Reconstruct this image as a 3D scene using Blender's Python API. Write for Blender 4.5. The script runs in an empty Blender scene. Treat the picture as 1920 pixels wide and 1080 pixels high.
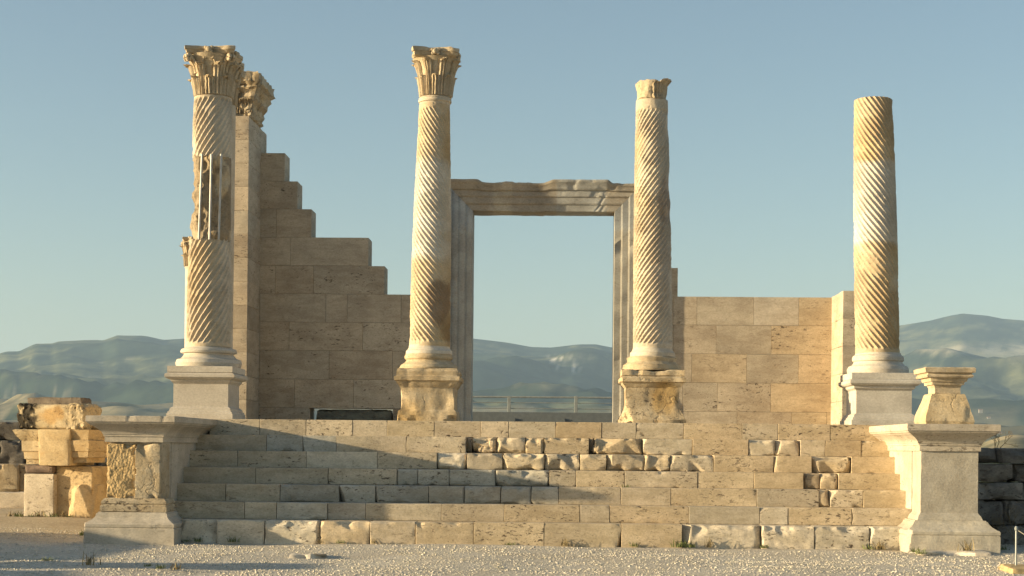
import bpy, math, random
import numpy as np
from mathutils import Matrix, Vector

random.seed(7)
rng = np.random.default_rng(7)
scene = bpy.context.scene
COL = scene.collection

# ------------------------------------------------------------------ camera
FPX = 3000.0            # focal length in photo pixels (1920 wide)
HY = 840.0              # eye level in the photo
YAW, ROLL = 0.030, 0.0095
EYE = np.array([0.0, 0.0, 1.48])
cam_d = bpy.data.cameras.new("camera")
cam = bpy.data.objects.new("camera", cam_d)
COL.objects.link(cam)
CM = Matrix.Rotation(YAW, 4, 'Z') @ Matrix.Rotation(math.radians(90), 4, 'X') @ Matrix.Rotation(ROLL, 4, 'Z')
cam.matrix_world = Matrix.Translation(Vector(EYE)) @ CM
cam_d.sensor_width = 36.0
cam_d.lens = FPX / 1920 * 36
cam_d.shift_y = (HY - 540) / 1920
cam_d.clip_start = 0.1
cam_d.clip_end = 40000
scene.camera = cam
CR = np.array(CM.to_3x3())

# ------------------------------------------------------------------ light
SUN_S, SUN_E = 0.195, math.radians(9.8)
world = bpy.data.worlds.new("World")
scene.world = world
world.use_nodes = True
wn = world.node_tree
sky = wn.nodes.new("ShaderNodeTexSky")
sky.sky_type = 'NISHITA'
sky.sun_disc = False
sky.sun_elevation = SUN_E
sky.sun_rotation = math.radians(-90) - SUN_S
sky.altitude = 300
sky.air_density = 1.0
sky.dust_density = 1.35
sky.ozone_density = 1.6
bg = wn.nodes["Background"]
bg.inputs[1].default_value = 0.086
wb = wn.nodes.new("ShaderNodeMix"); wb.data_type = 'RGBA'; wb.blend_type = 'MULTIPLY'; wb.inputs[0].default_value = 1.0
wb.inputs[7].default_value = (0.95, 0.925, 0.87, 1)
wn.links.new(sky.outputs[0], wb.inputs[6]); wn.links.new(wb.outputs[2], bg.inputs[0])
sun_d = bpy.data.lights.new("sun", 'SUN')
sun_d.energy = 5.0
sun_d.angle = math.radians(0.55)
sun_d.color = (1.0, 0.80, 0.49)
sun = bpy.data.objects.new("sun", sun_d)
COL.objects.link(sun)
tosun = Vector((-math.cos(SUN_S) * math.cos(SUN_E), -math.sin(SUN_S) * math.cos(SUN_E), math.sin(SUN_E)))
sun.rotation_euler = tosun.to_track_quat('Z', 'Y').to_euler()
scene.view_settings.view_transform = 'Standard'
scene.view_settings.look = 'None'
scene.view_settings.exposure = 1.20
scene.view_settings.gamma = 1.0
scene.cycles.volume_bounces = 1
scene.cycles.max_bounces = 6

# ------------------------------------------------------------------ measuring helper
def U(px, py, Y):
    """world X, Z of photo measurement (px,py) on the real depth plane Y"""
    d = CR @ np.array([(px - 960) / FPX, -(py - HY) / FPX, -1.0])
    t = Y / d[1]
    return d[0] * t, EYE[2] + d[2] * t
def UX(px, Y, py=800): return U(px, py, Y)[0]
def UZ(py, Y, px=1000): return U(px, py, Y)[1]

# ------------------------------------------------------------------ noise
def _hash(ix, iy, iz, seed):
    h = (ix * 374761393 + iy * 668265263 + iz * 2147483647 + seed * 974634777) & 0xFFFFFFFF
    h = ((h ^ (h >> 13)) * 1274126177) & 0xFFFFFFFF
    h = ((h ^ (h >> 16)) * 2246822519) & 0xFFFFFFFF
    return ((h ^ (h >> 15)) & 0xFFFFFF) / float(0xFFFFFF)
def vnoise(p, seed=0):
    f = np.floor(p); i = f.astype(np.int64); t = p - f
    t = t * t * (3 - 2 * t)
    r = 0
    for dx in (0, 1):
        wx = t[:, 0] if dx else 1 - t[:, 0]
        for dy in (0, 1):
            wy = t[:, 1] if dy else 1 - t[:, 1]
            for dz in (0, 1):
                wz = t[:, 2] if dz else 1 - t[:, 2]
                r = r + wx * wy * wz * _hash(i[:, 0] + dx, i[:, 1] + dy, i[:, 2] + dz, seed)
    return r * 2 - 1
def fbm(p, seed=0, oct=3):
    a, s, r = 1.0, 0.0, 0.0
    for k in range(oct):
        r = r + a * vnoise(p * (2.03 ** k), seed + k * 17)
        s += a; a *= 0.5
    return r / s
def vec_noise(p, freq, seed, oct=3):
    q = p * freq
    return np.stack([fbm(q, seed + 1, oct), fbm(q + 31.7, seed + 2, oct), fbm(q + 77.3, seed + 3, oct)], 1)
def ss(x, a, b):
    t = np.clip((x - a) / (b - a), 0, 1)
    return t * t * (3 - 2 * t)

# ------------------------------------------------------------------ mesh builder
AR = random.Random(99)
class MB:
    def __init__(s): s.v = []; s.f4 = []; s.f3 = []; s.t = []; s.n = 0; s.a = []
    def add(s, v, quads=None, tris=None, tint=(1, 1, 1)):
        v = np.asarray(v, float)
        if quads is not None and len(quads): s.f4.append(np.asarray(quads, int) + s.n)
        if tris is not None and len(tris): s.f3.append(np.asarray(tris, int) + s.n)
        t = np.asarray(tint, float)
        if t.ndim == 1: t = np.repeat(t[None], len(v), 0)
        s.v.append(v); s.t.append(t); s.n += len(v); s.a.append(AR.random())
        return s
    def build(s, name, mat, parent=None, smooth=18):
        v = np.concatenate(s.v); t = np.concatenate(s.t)
        org = np.array(parent['org'] if parent is not None else (0, 0, 0), float)
        v = v - org
        f4 = np.concatenate(s.f4) if s.f4 else np.zeros((0, 4), int)
        f3 = np.concatenate(s.f3) if s.f3 else np.zeros((0, 3), int)
        me = bpy.data.meshes.new(name)
        me.vertices.add(len(v)); me.vertices.foreach_set("co", v.astype(np.float32).ravel())
        loops = np.concatenate([f4.ravel(), f3.ravel()])
        me.loops.add(len(loops)); me.loops.foreach_set("vertex_index", loops.astype(np.int32))
        tot = np.concatenate([np.full(len(f4), 4), np.full(len(f3), 3)]).astype(np.int32)
        st = np.concatenate([[0], np.cumsum(tot)[:-1]]).astype(np.int32)
        me.polygons.add(len(tot)); me.polygons.foreach_set("loop_start", st)
        me.update(calc_edges=True); me.validate()
        a = me.color_attributes.new("tint", 'FLOAT_COLOR', 'POINT')
        c = np.ones((len(v), 4), np.float32); c[:, :3] = t
        if len(s.a) == len(s.v): c[:, 3] = np.concatenate([np.full(len(q), k) for q, k in zip(s.v, s.a)])
        a.data.foreach_set("color", c.ravel())
        if smooth:
            me.polygons.foreach_set("use_smooth", np.ones(len(me.polygons), bool))
            me.set_sharp_from_angle(angle=math.radians(smooth))
        me.materials.append(mat)
        o = bpy.data.objects.new(name, me); COL.objects.link(o)
        if parent is not None: o.parent = parent
        return o

def tag(o, label=None, cat=None, group=None, kind=None):
    if label: o['label'] = label
    if cat: o['category'] = cat
    if group: o['group'] = group
    if kind: o['kind'] = kind
    return o
def thing(name, loc, label, cat, group=None):
    e = bpy.data.objects.new(name, None); COL.objects.link(e)
    e.location = loc; e['org'] = [float(c) for c in loc]
    e.empty_display_size = 0.2
    return tag(e, label, cat, group)
def mesh_of(*a, **k):
    m = MB(); m.add(*a, **k); return m

def grid_quads(nu, nv, wrap_u=False, off=0):
    """quads for a (nv rows) x (nu cols) vertex grid, row-major"""
    cols = np.arange(nu if wrap_u else nu - 1)
    r, c = np.meshgrid(np.arange(nv - 1), cols, indexing='ij')
    r = r.ravel(); c = c.ravel(); c2 = (c + 1) % nu
    return np.stack([r * nu + c, r * nu + c2, (r + 1) * nu + c2, (r + 1) * nu + c], 1) + off

def box_grid(x0, x1, y0, y1, z0, z1, res, maxn=40, r=0.0):
    n = [int(min(maxn, max(2, round((b - a) / res)))) for a, b in ((x0, x1), (y0, y1), (z0, z1))]
    lo = np.array([x0, y0, z0]); hi = np.array([x1, y1, z1])
    V = []; Q = []; off = 0
    for ax in range(3):
        a, b = (ax + 1) % 3, (ax + 2) % 3
        ext = hi - lo
        def lin(k):
            u = np.linspace(0, 1, n[k] + 1); f = r / ext[k]
            if 0 < f < .3 / n[k]: u = np.concatenate([[0, f], u[1:-1], [1 - f, 1]])
            return u
        ua = lin(a); ub = lin(b)
        B, A = np.meshgrid(ub, ua, indexing='ij')
        for side in (0, 1):
            p = np.zeros((A.size, 3))
            p[:, a] = A.ravel(); p[:, b] = B.ravel(); p[:, ax] = side
            q = grid_quads(len(ua), len(ub), off=off)
            if not side: q = q[:, ::-1]
            V.append(p); Q.append(q); off += len(p)
    V = np.concatenate(V); Q = np.concatenate(Q)
    key = np.round(V * 1e5).astype(np.int64)
    _, idx, inv = np.unique(key, axis=0, return_index=True, return_inverse=True)
    inv = inv.ravel()
    return lo + V[idx] * (hi - lo), inv[Q]

def chip(v, lo, hi, k, size, seed):
    """break k angular flakes off the front (-Y) edges and corners"""
    R = random.Random(seed * 7 + 1)
    for _ in range(k):
        px = R.uniform(lo[0], hi[0]); top = R.random() < .65
        pz = hi[2] if top else lo[2]
        n = np.array([R.uniform(-.35, .35), -R.uniform(.5, 1), R.uniform(.3, 1) * (1 if top else -1)])
        if R.random() < .35:
            end = R.random() < .5; px = hi[0] if end else lo[0]; n[0] = R.uniform(.5, 1.1) * (1 if end else -1)
            if R.random() < .5: pz = R.uniform(lo[2], hi[2]); n[2] = R.uniform(-.4, .4)
        n /= np.linalg.norm(n)
        p = np.array([px, lo[1], pz]) - n * size * R.uniform(.5, 1.3)
        d = (v - p) @ n
        w = np.exp(-(np.abs(v[:, 0] - px) / (size * R.uniform(3, 7))) ** 6)
        v = v - np.maximum(d, 0)[:, None] * w[:, None] * n
    return v

def rbox(m, x0, x1, y0, y1, z0, z1, res=0.08, r=0.012, amp=0.003, freq=6.0, seed=0, tint=(1, 1, 1), xf=None, chunk=0.0, cfreq=2.5, maxn=40, tintf=None, chips=0, csize=.03):
    """rounded, slightly irregular block; chunk>0 breaks its edges"""
    v, q = box_grid(x0, x1, y0, y1, z0, z1, res, maxn, r)
    lo = np.array([x0, y0, z0]); hi = np.array([x1, y1, z1]); c = (lo + hi) / 2
    rr = min(r, 0.45 * float((hi - lo).min()))
    if rr > 0:
        # snap outermost inner rows near the edge so that rounding shows
        inner = np.clip(v, lo + rr, hi - rr)
        d = v - inner
        L = np.linalg.norm(d, axis=1)
        k = L > 1e-9
        v[k] = inner[k] + d[k] / L[k][:, None] * rr
    vs = v + seed * 13.37
    if chips: v = chip(v, lo, hi, chips, csize, seed)
    if amp: v = v + vec_noise(vs, freq, seed) * amp
    if chunk:
        e = np.minimum((v - lo), (hi - v))
        es = np.sort(e, axis=1)
        edge = np.exp(-es[:, 1] / (chunk * 1.6))          # close to an edge of the block
        n = ss(fbm(vs * cfreq, seed + 5, 3), 0.02, 0.5)
        v = v + (c - v) / np.maximum(np.linalg.norm(c - v, axis=1), 1e-6)[:, None] * (edge * n * chunk * 2.2)[:, None]
    if xf is not None: v = (np.array(xf.to_3x3()) @ v.T).T + np.array(xf.translation)
    t = tint if tintf is None else tintf(v, np.array(tint))
    m.add(v, q, tint=t)

def rect_prof(m, x0, x1, y0, y1, prof, ns=14, amp=0.002, freq=6, seed=0, tint=(1, 1, 1), chunk=0.0, xf=None, cfreq=3.0, tintf=None, chips=0, csize=.03):
    """moulded block: prof = [(outset, z), ...] swept round the rectangle, capped"""
    pts = []
    dens = []
    for (o0, z0), (o1, z1) in zip(prof[:-1], prof[1:]):
        L = math.hypot(o1 - o0, z1 - z0); k = max(1, int(L / 0.055))
        for i in range(k): dens.append((o0 + (o1 - o0) * i / k, z0 + (z1 - z0) * i / k))
    dens.append(prof[-1])
    u = np.linspace(0, 1, ns + 1)[:-1]
    for o, z in dens:
        a, b, c, d = x0 - o, x1 + o, y0 - o, y1 + o
        ring = [np.stack([a + (b - a) * u, np.full(ns, c)], 1), np.stack([np.full(ns, b), c + (d - c) * u], 1),
                np.stack([b - (b - a) * u, np.full(ns, d)], 1), np.stack([np.full(ns, a), d - (d - c) * u], 1)]
        ring = np.concatenate(ring)
        pts.append(np.column_stack([ring, np.full(len(ring), z)]))
    n = 4 * ns
    v = np.concatenate(pts); rows = len(dens)
    q = grid_quads(n, rows, wrap_u=True)
    tr = []
    v = np.concatenate([v, [[(x0 + x1) / 2, (y0 + y1) / 2, dens[0][1]]], [[(x0 + x1) / 2, (y0 + y1) / 2, dens[-1][1]]]])
    cb, ct = len(v) - 2, len(v) - 1
    for i in range(n):
        tr.append((cb, (i + 1) % n, i)); tr.append((ct, (rows - 1) * n + i, (rows - 1) * n + (i + 1) % n))
    vs = v + seed * 7.7
    if chips:
        om = max(o for o, z in prof); v = chip(v, np.array([x0 - om, y0 - om, prof[0][1]]), np.array([x1 + om, y1 + om, prof[-1][1]]), chips, csize, seed)
    if amp: v = v + vec_noise(vs, freq, seed) * amp
    if chunk:
        c = np.array([(x0 + x1) / 2, (y0 + y1) / 2, 0]); c = np.repeat(c[None], len(v), 0); c[:, 2] = v[:, 2]
        dd = c - v; L = np.maximum(np.linalg.norm(dd, axis=1), 1e-6)
        # corners first
        cx = np.minimum(abs(v[:, 0] - x0), abs(v[:, 0] - x1)); cy = np.minimum(abs(v[:, 1] - y0), abs(v[:, 1] - y1))
        edge = 0.35 + np.exp(-np.maximum(cx, cy) / 0.12)
        nn = ss(fbm(vs * cfreq, seed + 9, 3), 0.0, 0.55)
        v = v + dd / L[:, None] * (edge * nn * chunk)[:, None]
    if xf is not None: v = (np.array(xf.to_3x3()) @ v.T).T + np.array(xf.translation)
    t = tint if tintf is None else tintf(v, np.array(tint))
    m.add(v, q, tr, tint=t)

def lathe(m, c0, prof, n=64, amp=0.002, freq=6, seed=0, tint=(1, 1, 1), c1=None, chunk=0.0, tintf=None, squash=1.0):
    """prof=[(r,z)]; centre line runs c0(x,y)@first z -> c1(x,y)@last z"""
    if c1 is None: c1 = c0
    dens = []
    for (r0, z0), (r1, z1) in zip(prof[:-1], prof[1:]):
        L = math.hypot(r1 - r0, z1 - z0); k = max(1, int(L / 0.04))
        for i in range(k): dens.append((r0 + (r1 - r0) * i / k, z0 + (z1 - z0) * i / k))
    dens.append(prof[-1])
    th = np.linspace(0, 2 * np.pi, n + 1)[:-1]
    za, zb = prof[0][1], prof[-1][1]
    V = []
    for r, z in dens:
        t = (z - za) / (zb - za) if zb != za else 0
        cx = c0[0] + (c1[0] - c0[0]) * t; cy = c0[1] + (c1[1] - c0[1]) * t
        V.append(np.column_stack([cx + r * np.cos(th), cy + r * squash * np.sin(th), np.full(n, z)]))
    v = np.concatenate(V); rows = len(dens)
    q = grid_quads(n, rows, wrap_u=True)
    v = np.concatenate([v, [[c0[0], c0[1], za]], [[c1[0], c1[1], zb]]])
    cb, ct = len(v) - 2, len(v) - 1
    tr = []
    for i in range(n):
        tr.append((cb, (i + 1) % n, i)); tr.append((ct, (rows - 1) * n + i, (rows - 1) * n + (i + 1) % n))
    vs = v + seed * 5.1
    if amp: v = v + vec_noise(vs, freq, seed) * amp
    if chunk:
        c = np.array([c0[0], c0[1], 0.0]); dd = c - v; dd[:, 2] = 0
        L = np.maximum(np.linalg.norm(dd, axis=1), 1e-6)
        nn = ss(fbm(vs * 3.0, seed + 9, 3), 0.05, 0.6)
        v = v + dd / L[:, None] * (nn * chunk)[:, None]
    t = tint if tintf is None else tintf(v, np.array(tint))
    m.add(v, q, tr, tint=t)

def bar(m, a, b, r, n=10, tint=(1, 1, 1)):
    a = np.array(a, float); b = np.array(b, float); d = b - a; L = np.linalg.norm(d); d /= L
    u = np.cross(d, [0, 0, 1.0]) if abs(d[2]) < 0.9 else np.cross(d, [1.0, 0, 0]); u /= np.linalg.norm(u); w = np.cross(d, u)
    th = np.linspace(0, 2 * np.pi, n + 1)[:-1]
    ring = np.cos(th)[:, None] * u + np.sin(th)[:, None] * w
    r0, r1 = r if isinstance(r, tuple) else (r, r)
    v = np.concatenate([a + ring * r0, b + ring * r1, [a], [b]])
    q = grid_quads(n, 2, wrap_u=True)
    tr = [(2 * n, i, (i + 1) % n) for i in range(n)] + [(2 * n + 1, n + (i + 1) % n, n + i) for i in range(n)]
    m.add(v, q, tr, tint=tint)

def sheet(m, P, inward, th, tint=(1, 1, 1)):
    """closed thick sheet from a grid P[rows,cols,3], thickness along 'inward' vectors"""
    R, C, _ = P.shape
    a = P.reshape(-1, 3); b = a + inward.reshape(-1, 3) * th
    q = grid_quads(C, R); qb = grid_quads(C, R, off=len(a))[:, ::-1]
    idx = [c for c in range(C)] + [r * C + C - 1 for r in range(1, R)] + [(R - 1) * C + c for c in range(C - 2, -1, -1)] + [r * C for r in range(R - 2, 0, -1)]
    side = [(idx[(i + 1) % len(idx)], idx[i], idx[i] + len(a), idx[(i + 1) % len(idx)] + len(a)) for i in range(len(idx))]
    m.add(np.concatenate([a, b]), np.concatenate([q, qb, np.array(side)]), tint=tint)

# ------------------------------------------------------------------ materials
def new_mat(name):
    m = bpy.data.materials.new(name); m.use_nodes = True
    nt = m.node_tree; nt.nodes.clear()
    out = nt.nodes.new("ShaderNodeOutputMaterial"); b = nt.nodes.new("ShaderNodeBsdfPrincipled")
    nt.links.new(b.outputs[0], out.inputs[0])
    return m, nt, b
def mixc(nt, fac, a, b, mode='MIX'):
    n = nt.nodes.new("ShaderNodeMix"); n.data_type = 'RGBA'; n.blend_type = mode; n.clamp_factor = True
    for s, x in ((n.inputs[0], fac), (n.inputs[6], a), (n.inputs[7], b)):
        if isinstance(x, (int, float)): s.default_value = x
        elif isinstance(x, tuple): s.default_value = (*x, 1)
        else: nt.links.new(x, s)
    return n.outputs[2]
def mapr(nt, x, a, b, c=0.0, d=1.0):
    n = nt.nodes.new("ShaderNodeMapRange"); n.interpolation_type = 'SMOOTHSTEP'
    nt.links.new(x, n.inputs[0])
    for i, k in enumerate((a, b, c, d)): n.inputs[i + 1].default_value = k
    return n.outputs[0]
def noise(nt, vec, scale, detail=4, rough=0.55, stretch=(1, 1, 1), dist=0.0):
    mp = nt.nodes.new("ShaderNodeMapping"); mp.inputs['Scale'].default_value = stretch
    nt.links.new(vec, mp.inputs[0])
    n = nt.nodes.new("ShaderNodeTexNoise"); n.inputs['Scale'].default_value = scale
    n.inputs['Detail'].default_value = detail; n.inputs['Roughness'].default_value = rough; n.inputs['Distortion'].default_value = dist
    nt.links.new(mp.outputs[0], n.inputs[0])
    return n.outputs[0]
def mth(nt, op, a, b=None):
    n = nt.nodes.new("ShaderNodeMath"); n.operation = op
    for s, x in ((n.inputs[0], a), (n.inputs[1], b)):
        if x is None: continue
        if isinstance(x, (int, float)): s.default_value = x
        else: nt.links.new(x, s)
    return n.outputs[0]

def stone(name, c1, c2, pit=0.8, pitcol=(0.07, 0.05, 0.035), streak=3.0, bump=0.5, grain=1.0, stain=0.2, staincol=(0.30, 0.19, 0.09), rough=0.85, crack=0.0, chisel=0.0, pitsize=11.0):
    m, nt, b = new_mat(name)
    tc0 = nt.nodes.new("ShaderNodeTexCoord").outputs['Object']
    at0 = nt.nodes.new("ShaderNodeAttribute"); at0.attribute_name = "tint"
    cv = nt.nodes.new("ShaderNodeCombineXYZ")
    for i_, k_ in enumerate((37.0, 19.0, 53.0)): nt.links.new(mth(nt, 'MULTIPLY', at0.outputs['Alpha'], k_), cv.inputs[i_])
    va = nt.nodes.new("ShaderNodeVectorMath"); va.operation = 'ADD'; nt.links.new(tc0, va.inputs[0]); nt.links.new(cv.outputs[0], va.inputs[1]); tc = va.outputs[0]
    vary = mapr(nt, mth(nt, 'FRACT', mth(nt, 'MULTIPLY', at0.outputs['Alpha'], 7.3)), 0.0, 1.0, 0.35, 1.15)
    n1 = noise(nt, tc, 2.4, 8, 0.6, (1, 1, streak), 0.4)
    col = mixc(nt, mapr(nt, n1, 0.36, 0.64), c1, c2)
    n2 = noise(nt, tc, 0.9, 4, 0.6)
    col = mixc(nt, 1.0, col, mixc(nt, mapr(nt, n2, 0.3, 0.7), (0.84, 0.82, 0.80), (1.10, 1.09, 1.07)), 'MULTIPLY')
    n3 = noise(nt, tc, 26, 5, 0.7, (1, 1, 1.6))
    col = mixc(nt, 1.0, col, mixc(nt, mapr(nt, n3, 0.3, 0.7), (0.86, 0.85, 0.84), (1.10, 1.10, 1.10)), 'MULTIPLY')
    if stain:
        n4 = noise(nt, tc, 1.7, 7, 0.68, (1, 1, 1.4), 0.8)
        col = mixc(nt, mth(nt, 'MULTIPLY', mapr(nt, n4, 0.55, 0.74), stain), col, staincol)
    att = nt.nodes.new("ShaderNodeAttribute"); att.attribute_name = "tint"
    col = mixc(nt, 1.0, col, att.outputs[0], 'MULTIPLY')
    h = mth(nt, 'MULTIPLY', noise(nt, tc, 38, 4, 0.7), 0.35 * grain)
    h = mth(nt, 'ADD', h, mth(nt, 'MULTIPLY', noise(nt, tc, 7, 5, 0.6, (1, 1, streak)), 0.5 * grain))
    if chisel:
        vo = nt.nodes.new("ShaderNodeTexVoronoi"); vo.inputs['Scale'].default_value = 26
        nt.links.new(tc, vo.inputs[0])
        h = mth(nt, 'ADD', h, mth(nt, 'MULTIPLY', vo.outputs[0], chisel))
    if pit:
        p = noise(nt, tc, pitsize, 3, 0.62, (1, 1, 1 + streak * 0.6), 0.3)
        msk = mapr(nt, noise(nt, tc, 1.9, 3, 0.5, (1, 1, 1.8)), 0.42, 0.60)
        p2 = noise(nt, tc, pitsize * 2.7, 2, 0.5, (1, 1, 1.8))
        pp = mth(nt, 'MAXIMUM', mth(nt, 'MULTIPLY', mapr(nt, p, 0.585, 0.64), msk), mth(nt, 'MULTIPLY', mapr(nt, p2, 0.66, 0.71), 0.8))
        p3 = mth(nt, 'MULTIPLY', mapr(nt, noise(nt, tc, 4.2, 5, 0.75, (1, 1, 1.9), 1.0), 0.64, 0.67), mapr(nt, noise(nt, tc, 30, 3, 0.7), 0.38, 0.5))
        pp = mth(nt, 'MAXIMUM', pp, p3)
        pp = mth(nt, 'MULTIPLY', mth(nt, 'MULTIPLY', pp, vary), pit)
        col = mixc(nt, pp, col, pitcol)
        h = mth(nt, 'SUBTRACT', h, mth(nt, 'MULTIPLY', pp, 1.2))
    if crack:
        vo = nt.nodes.new("ShaderNodeTexVoronoi"); vo.feature = 'DISTANCE_TO_EDGE'; vo.inputs['Scale'].default_value = 1.5
        mp = nt.nodes.new("ShaderNodeVectorMath"); mp.operation = 'ADD'
        wv = nt.nodes.new("ShaderNodeTexNoise"); wv.inputs['Scale'].default_value = 3.0; wv.inputs['Detail'].default_value = 5
        nt.links.new(tc, wv.inputs[0]); nt.links.new(tc, mp.inputs[0])
        sc = nt.nodes.new("ShaderNodeVectorMath"); sc.operation = 'SCALE'; sc.inputs['Scale'].default_value = 0.5
        nt.links.new(wv.outputs['Color'], sc.inputs[0]); nt.links.new(sc.outputs[0], mp.inputs[1])
        nt.links.new(mp.outputs[0], vo.inputs[0])
        ck = mth(nt, 'MULTIPLY', mapr(nt, vo.outputs[0], 0.0, 0.02, 1.0, 0.0), mapr(nt, noise(nt, tc, 1.1, 2), 0.5, 0.6))
        ck = mth(nt, 'MULTIPLY', ck, crack)
        col = mixc(nt, ck, col, (0.08, 0.06, 0.04))
        h = mth(nt, 'SUBTRACT', h, ck)
    bp = nt.nodes.new("ShaderNodeBump"); bp.inputs['Strength'].default_value = bump; bp.inputs['Distance'].default_value = 0.02
    nt.links.new(h, bp.inputs['Height']); nt.links.new(bp.outputs[0], b.inputs['Normal'])
    nt.links.new(col, b.inputs['Base Color'])
    b.inputs['Roughness'].default_value = rough
    b.inputs['Specular IOR Level'].default_value = 0.25
    return m

M = {}
M['trav'] = stone("travertine", (0.46, 0.39, 0.28), (0.56, 0.48, 0.36), pit=0.85, bump=0.45, stain=0.22)
M['wall'] = stone("wall_travertine", (0.41, 0.345, 0.26), (0.50, 0.43, 0.33), pit=0.8, bump=0.22, stain=0.16, grain=0.8)
M['marble'] = stone("white_marble", (0.49, 0.445, 0.375), (0.56, 0.515, 0.44), pit=0.22, pitcol=(.25, .22, .18), streak=1.2, bump=0.08, grain=0.6, stain=0.14, rough=0.7)
M['shaft'] = stone("column_marble", (0.47, 0.405, 0.31), (0.54, 0.48, 0.385), pit=0.15, streak=1.5, bump=0.18, grain=0.8, stain=0.35, staincol=(0.42, 0.29, 0.15))
M['old'] = stone("weathered_stone", (0.42, 0.335, 0.215), (0.50, 0.42, 0.295), pit=0.7, streak=1.3, bump=0.9, stain=0.45, staincol=(0.40, 0.25, 0.10), crack=0.4)
M['carved'] = stone("carved_stone", (0.42, 0.345, 0.235), (0.51, 0.435, 0.32), pit=0.5, streak=1.0, bump=0.7, stain=0.4, staincol=(0.22, 0.15, 0.09), pitsize=16)
M['pick'] = stone("picked_stone", (0.44, 0.335, 0.19), (0.51, 0.405, 0.25), pit=0.2, streak=1.0, bump=0.8, stain=0.2, chisel=.7)
M['grey'] = stone("grey_marble", (0.40, 0.40, 0.37), (0.50, 0.49, 0.45), pit=0.5, streak=1.5, bump=0.25, stain=0.25, staincol=(0.25, 0.19, 0.13))
M['cornice'] = stone("cornice_stone", (0.45, 0.40, 0.32), (0.52, 0.465, 0.38), pit=0.6, streak=2.0, bump=0.3, stain=0.12, pitsize=9)
M['dark'] = stone("dark_stone", (0.13, 0.12, 0.11), (0.24, 0.225, 0.20), pit=0.8, streak=1.6, bump=1.0, stain=0.4, staincol=(0.05, 0.045, 0.04))
M['frame'] = stone("door_marble", (0.33, 0.315, 0.285), (0.41, 0.395, 0.36), pit=0.35, streak=1.0, bump=0.3, stain=0.3, staincol=(0.28, 0.20, 0.13))

M['pier_r'] = stone("tooled_stone", (0.42, 0.38, 0.305), (0.49, 0.45, 0.37), pit=0.15, streak=1.0, bump=0.45, stain=0.1, chisel=.12)
def simple(name, col, rough=0.5, metal=0.0):
    m, nt, b = new_mat(name)
    tc = nt.nodes.new("ShaderNodeTexCoord").outputs['Object']
    n = noise(nt, tc, 9, 4)
    c = mixc(nt, mapr(nt, n, 0.3, 0.7), tuple(x * 0.88 for x in col), tuple(min(1, x * 1.1) for x in col))
    att = nt.nodes.new("ShaderNodeAttribute"); att.attribute_name = "tint"
    c = mixc(nt, 1.0, c, att.outputs[0], 'MULTIPLY')
    nt.links.new(c, b.inputs['Base Color'])
    b.inputs['Roughness'].default_value = rough; b.inputs['Metallic'].default_value = metal
    return m
M['steel'] = simple("steel", (0.42, 0.41, 0.39), 0.5, 0.5)
M['rail'] = simple("railing_metal", (0.26, 0.28, 0.27), 0.45, 0.2)
M['deck'] = simple("deck_edge", (0.11, 0.125, 0.13), 0.6)
M['rope'] = simple("rope", (0.42, 0.38, 0.30), 0.9)
M['leaf'] = simple("weed_leaf", (0.13, 0.15, 0.05), 0.7)
M['dry'] = simple("dry_stem", (0.22, 0.17, 0.09), 0.8)
M['house'] = simple("house_wall", (0.34, 0.31, 0.26), 0.8)
M['roof'] = simple("house_roof", (0.24, 0.15, 0.10), 0.8)
M['pebble'] = simple("pebbles", (0.55, 0.50, 0.41), 0.9)

def ground_mat():
    m, nt, b = new_mat("gravel_ground")
    tc = nt.nodes.new("ShaderNodeTexCoord").outputs['Object']
    att = nt.nodes.new("ShaderNodeAttribute"); att.attribute_name = "tint"
    n = noise(nt, tc, 0.7, 6, 0.65)
    vo = nt.nodes.new("ShaderNodeTexVoronoi"); vo.inputs['Scale'].default_value = 34; vo.inputs['Randomness'].default_value = 1
    nt.links.new(tc, vo.inputs[0])
    sp = nt.nodes.new("ShaderNodeSeparateColor"); nt.links.new(vo.outputs['Color'], sp.inputs[0])
    c = mixc(nt, sp.outputs[0], (0.42, 0.375, 0.30), (0.64, 0.58, 0.48))
    c = mixc(nt, mapr(nt, n, 0.35, 0.7), c, mixc(nt, 0.5, c, (0.42, 0.35, 0.25)))
    n2 = noise(nt, tc, 2.2, 5, 0.7)
    c = mixc(nt, mth(nt, 'MULTIPLY', mapr(nt, n2, 0.60, 0.72), 0.40), c, (0.20, 0.18, 0.10))
    c = mixc(nt, 1.0, c, att.outputs[0], 'MULTIPLY')
    h = mth(nt, 'ADD', mth(nt, 'MULTIPLY', vo.outputs['Distance'], -1.0), mth(nt, 'MULTIPLY', noise(nt, tc, 12, 5, 0.7), 1.2))
    bp = nt.nodes.new("ShaderNodeBump"); bp.inputs['Strength'].default_value = 0.45; bp.inputs['Distance'].default_value = 0.02
    nt.links.new(h, bp.inputs['Height']); nt.links.new(bp.outputs[0], b.inputs['Normal'])
    nt.links.new(c, b.inputs['Base Color']); b.inputs['Roughness'].default_value = 0.95
    b.inputs['Specular IOR Level'].default_value = 0.1
    return m
M['ground'] = ground_mat()
def terrain_mat():
    m, nt, b = new_mat("hill_land")
    tc = nt.nodes.new("ShaderNodeTexCoord").outputs['Object']
    att = nt.nodes.new("ShaderNodeAttribute"); att.attribute_name = "tint"
    n = noise(nt, tc, 0.010, 6, 0.7)
    c = mixc(nt, 1.0, att.outputs[0], mixc(nt, mapr(nt, n, 0.35, 0.65), (0.62, 0.66, 0.62), (1.4, 1.36, 1.25)), 'MULTIPLY')
    nt.links.new(c, b.inputs['Base Color']); b.inputs['Roughness'].default_value = 1.0
    b.inputs['Specular IOR Level'].default_value = 0.0
    return m
M['hill'] = terrain_mat()

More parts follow.
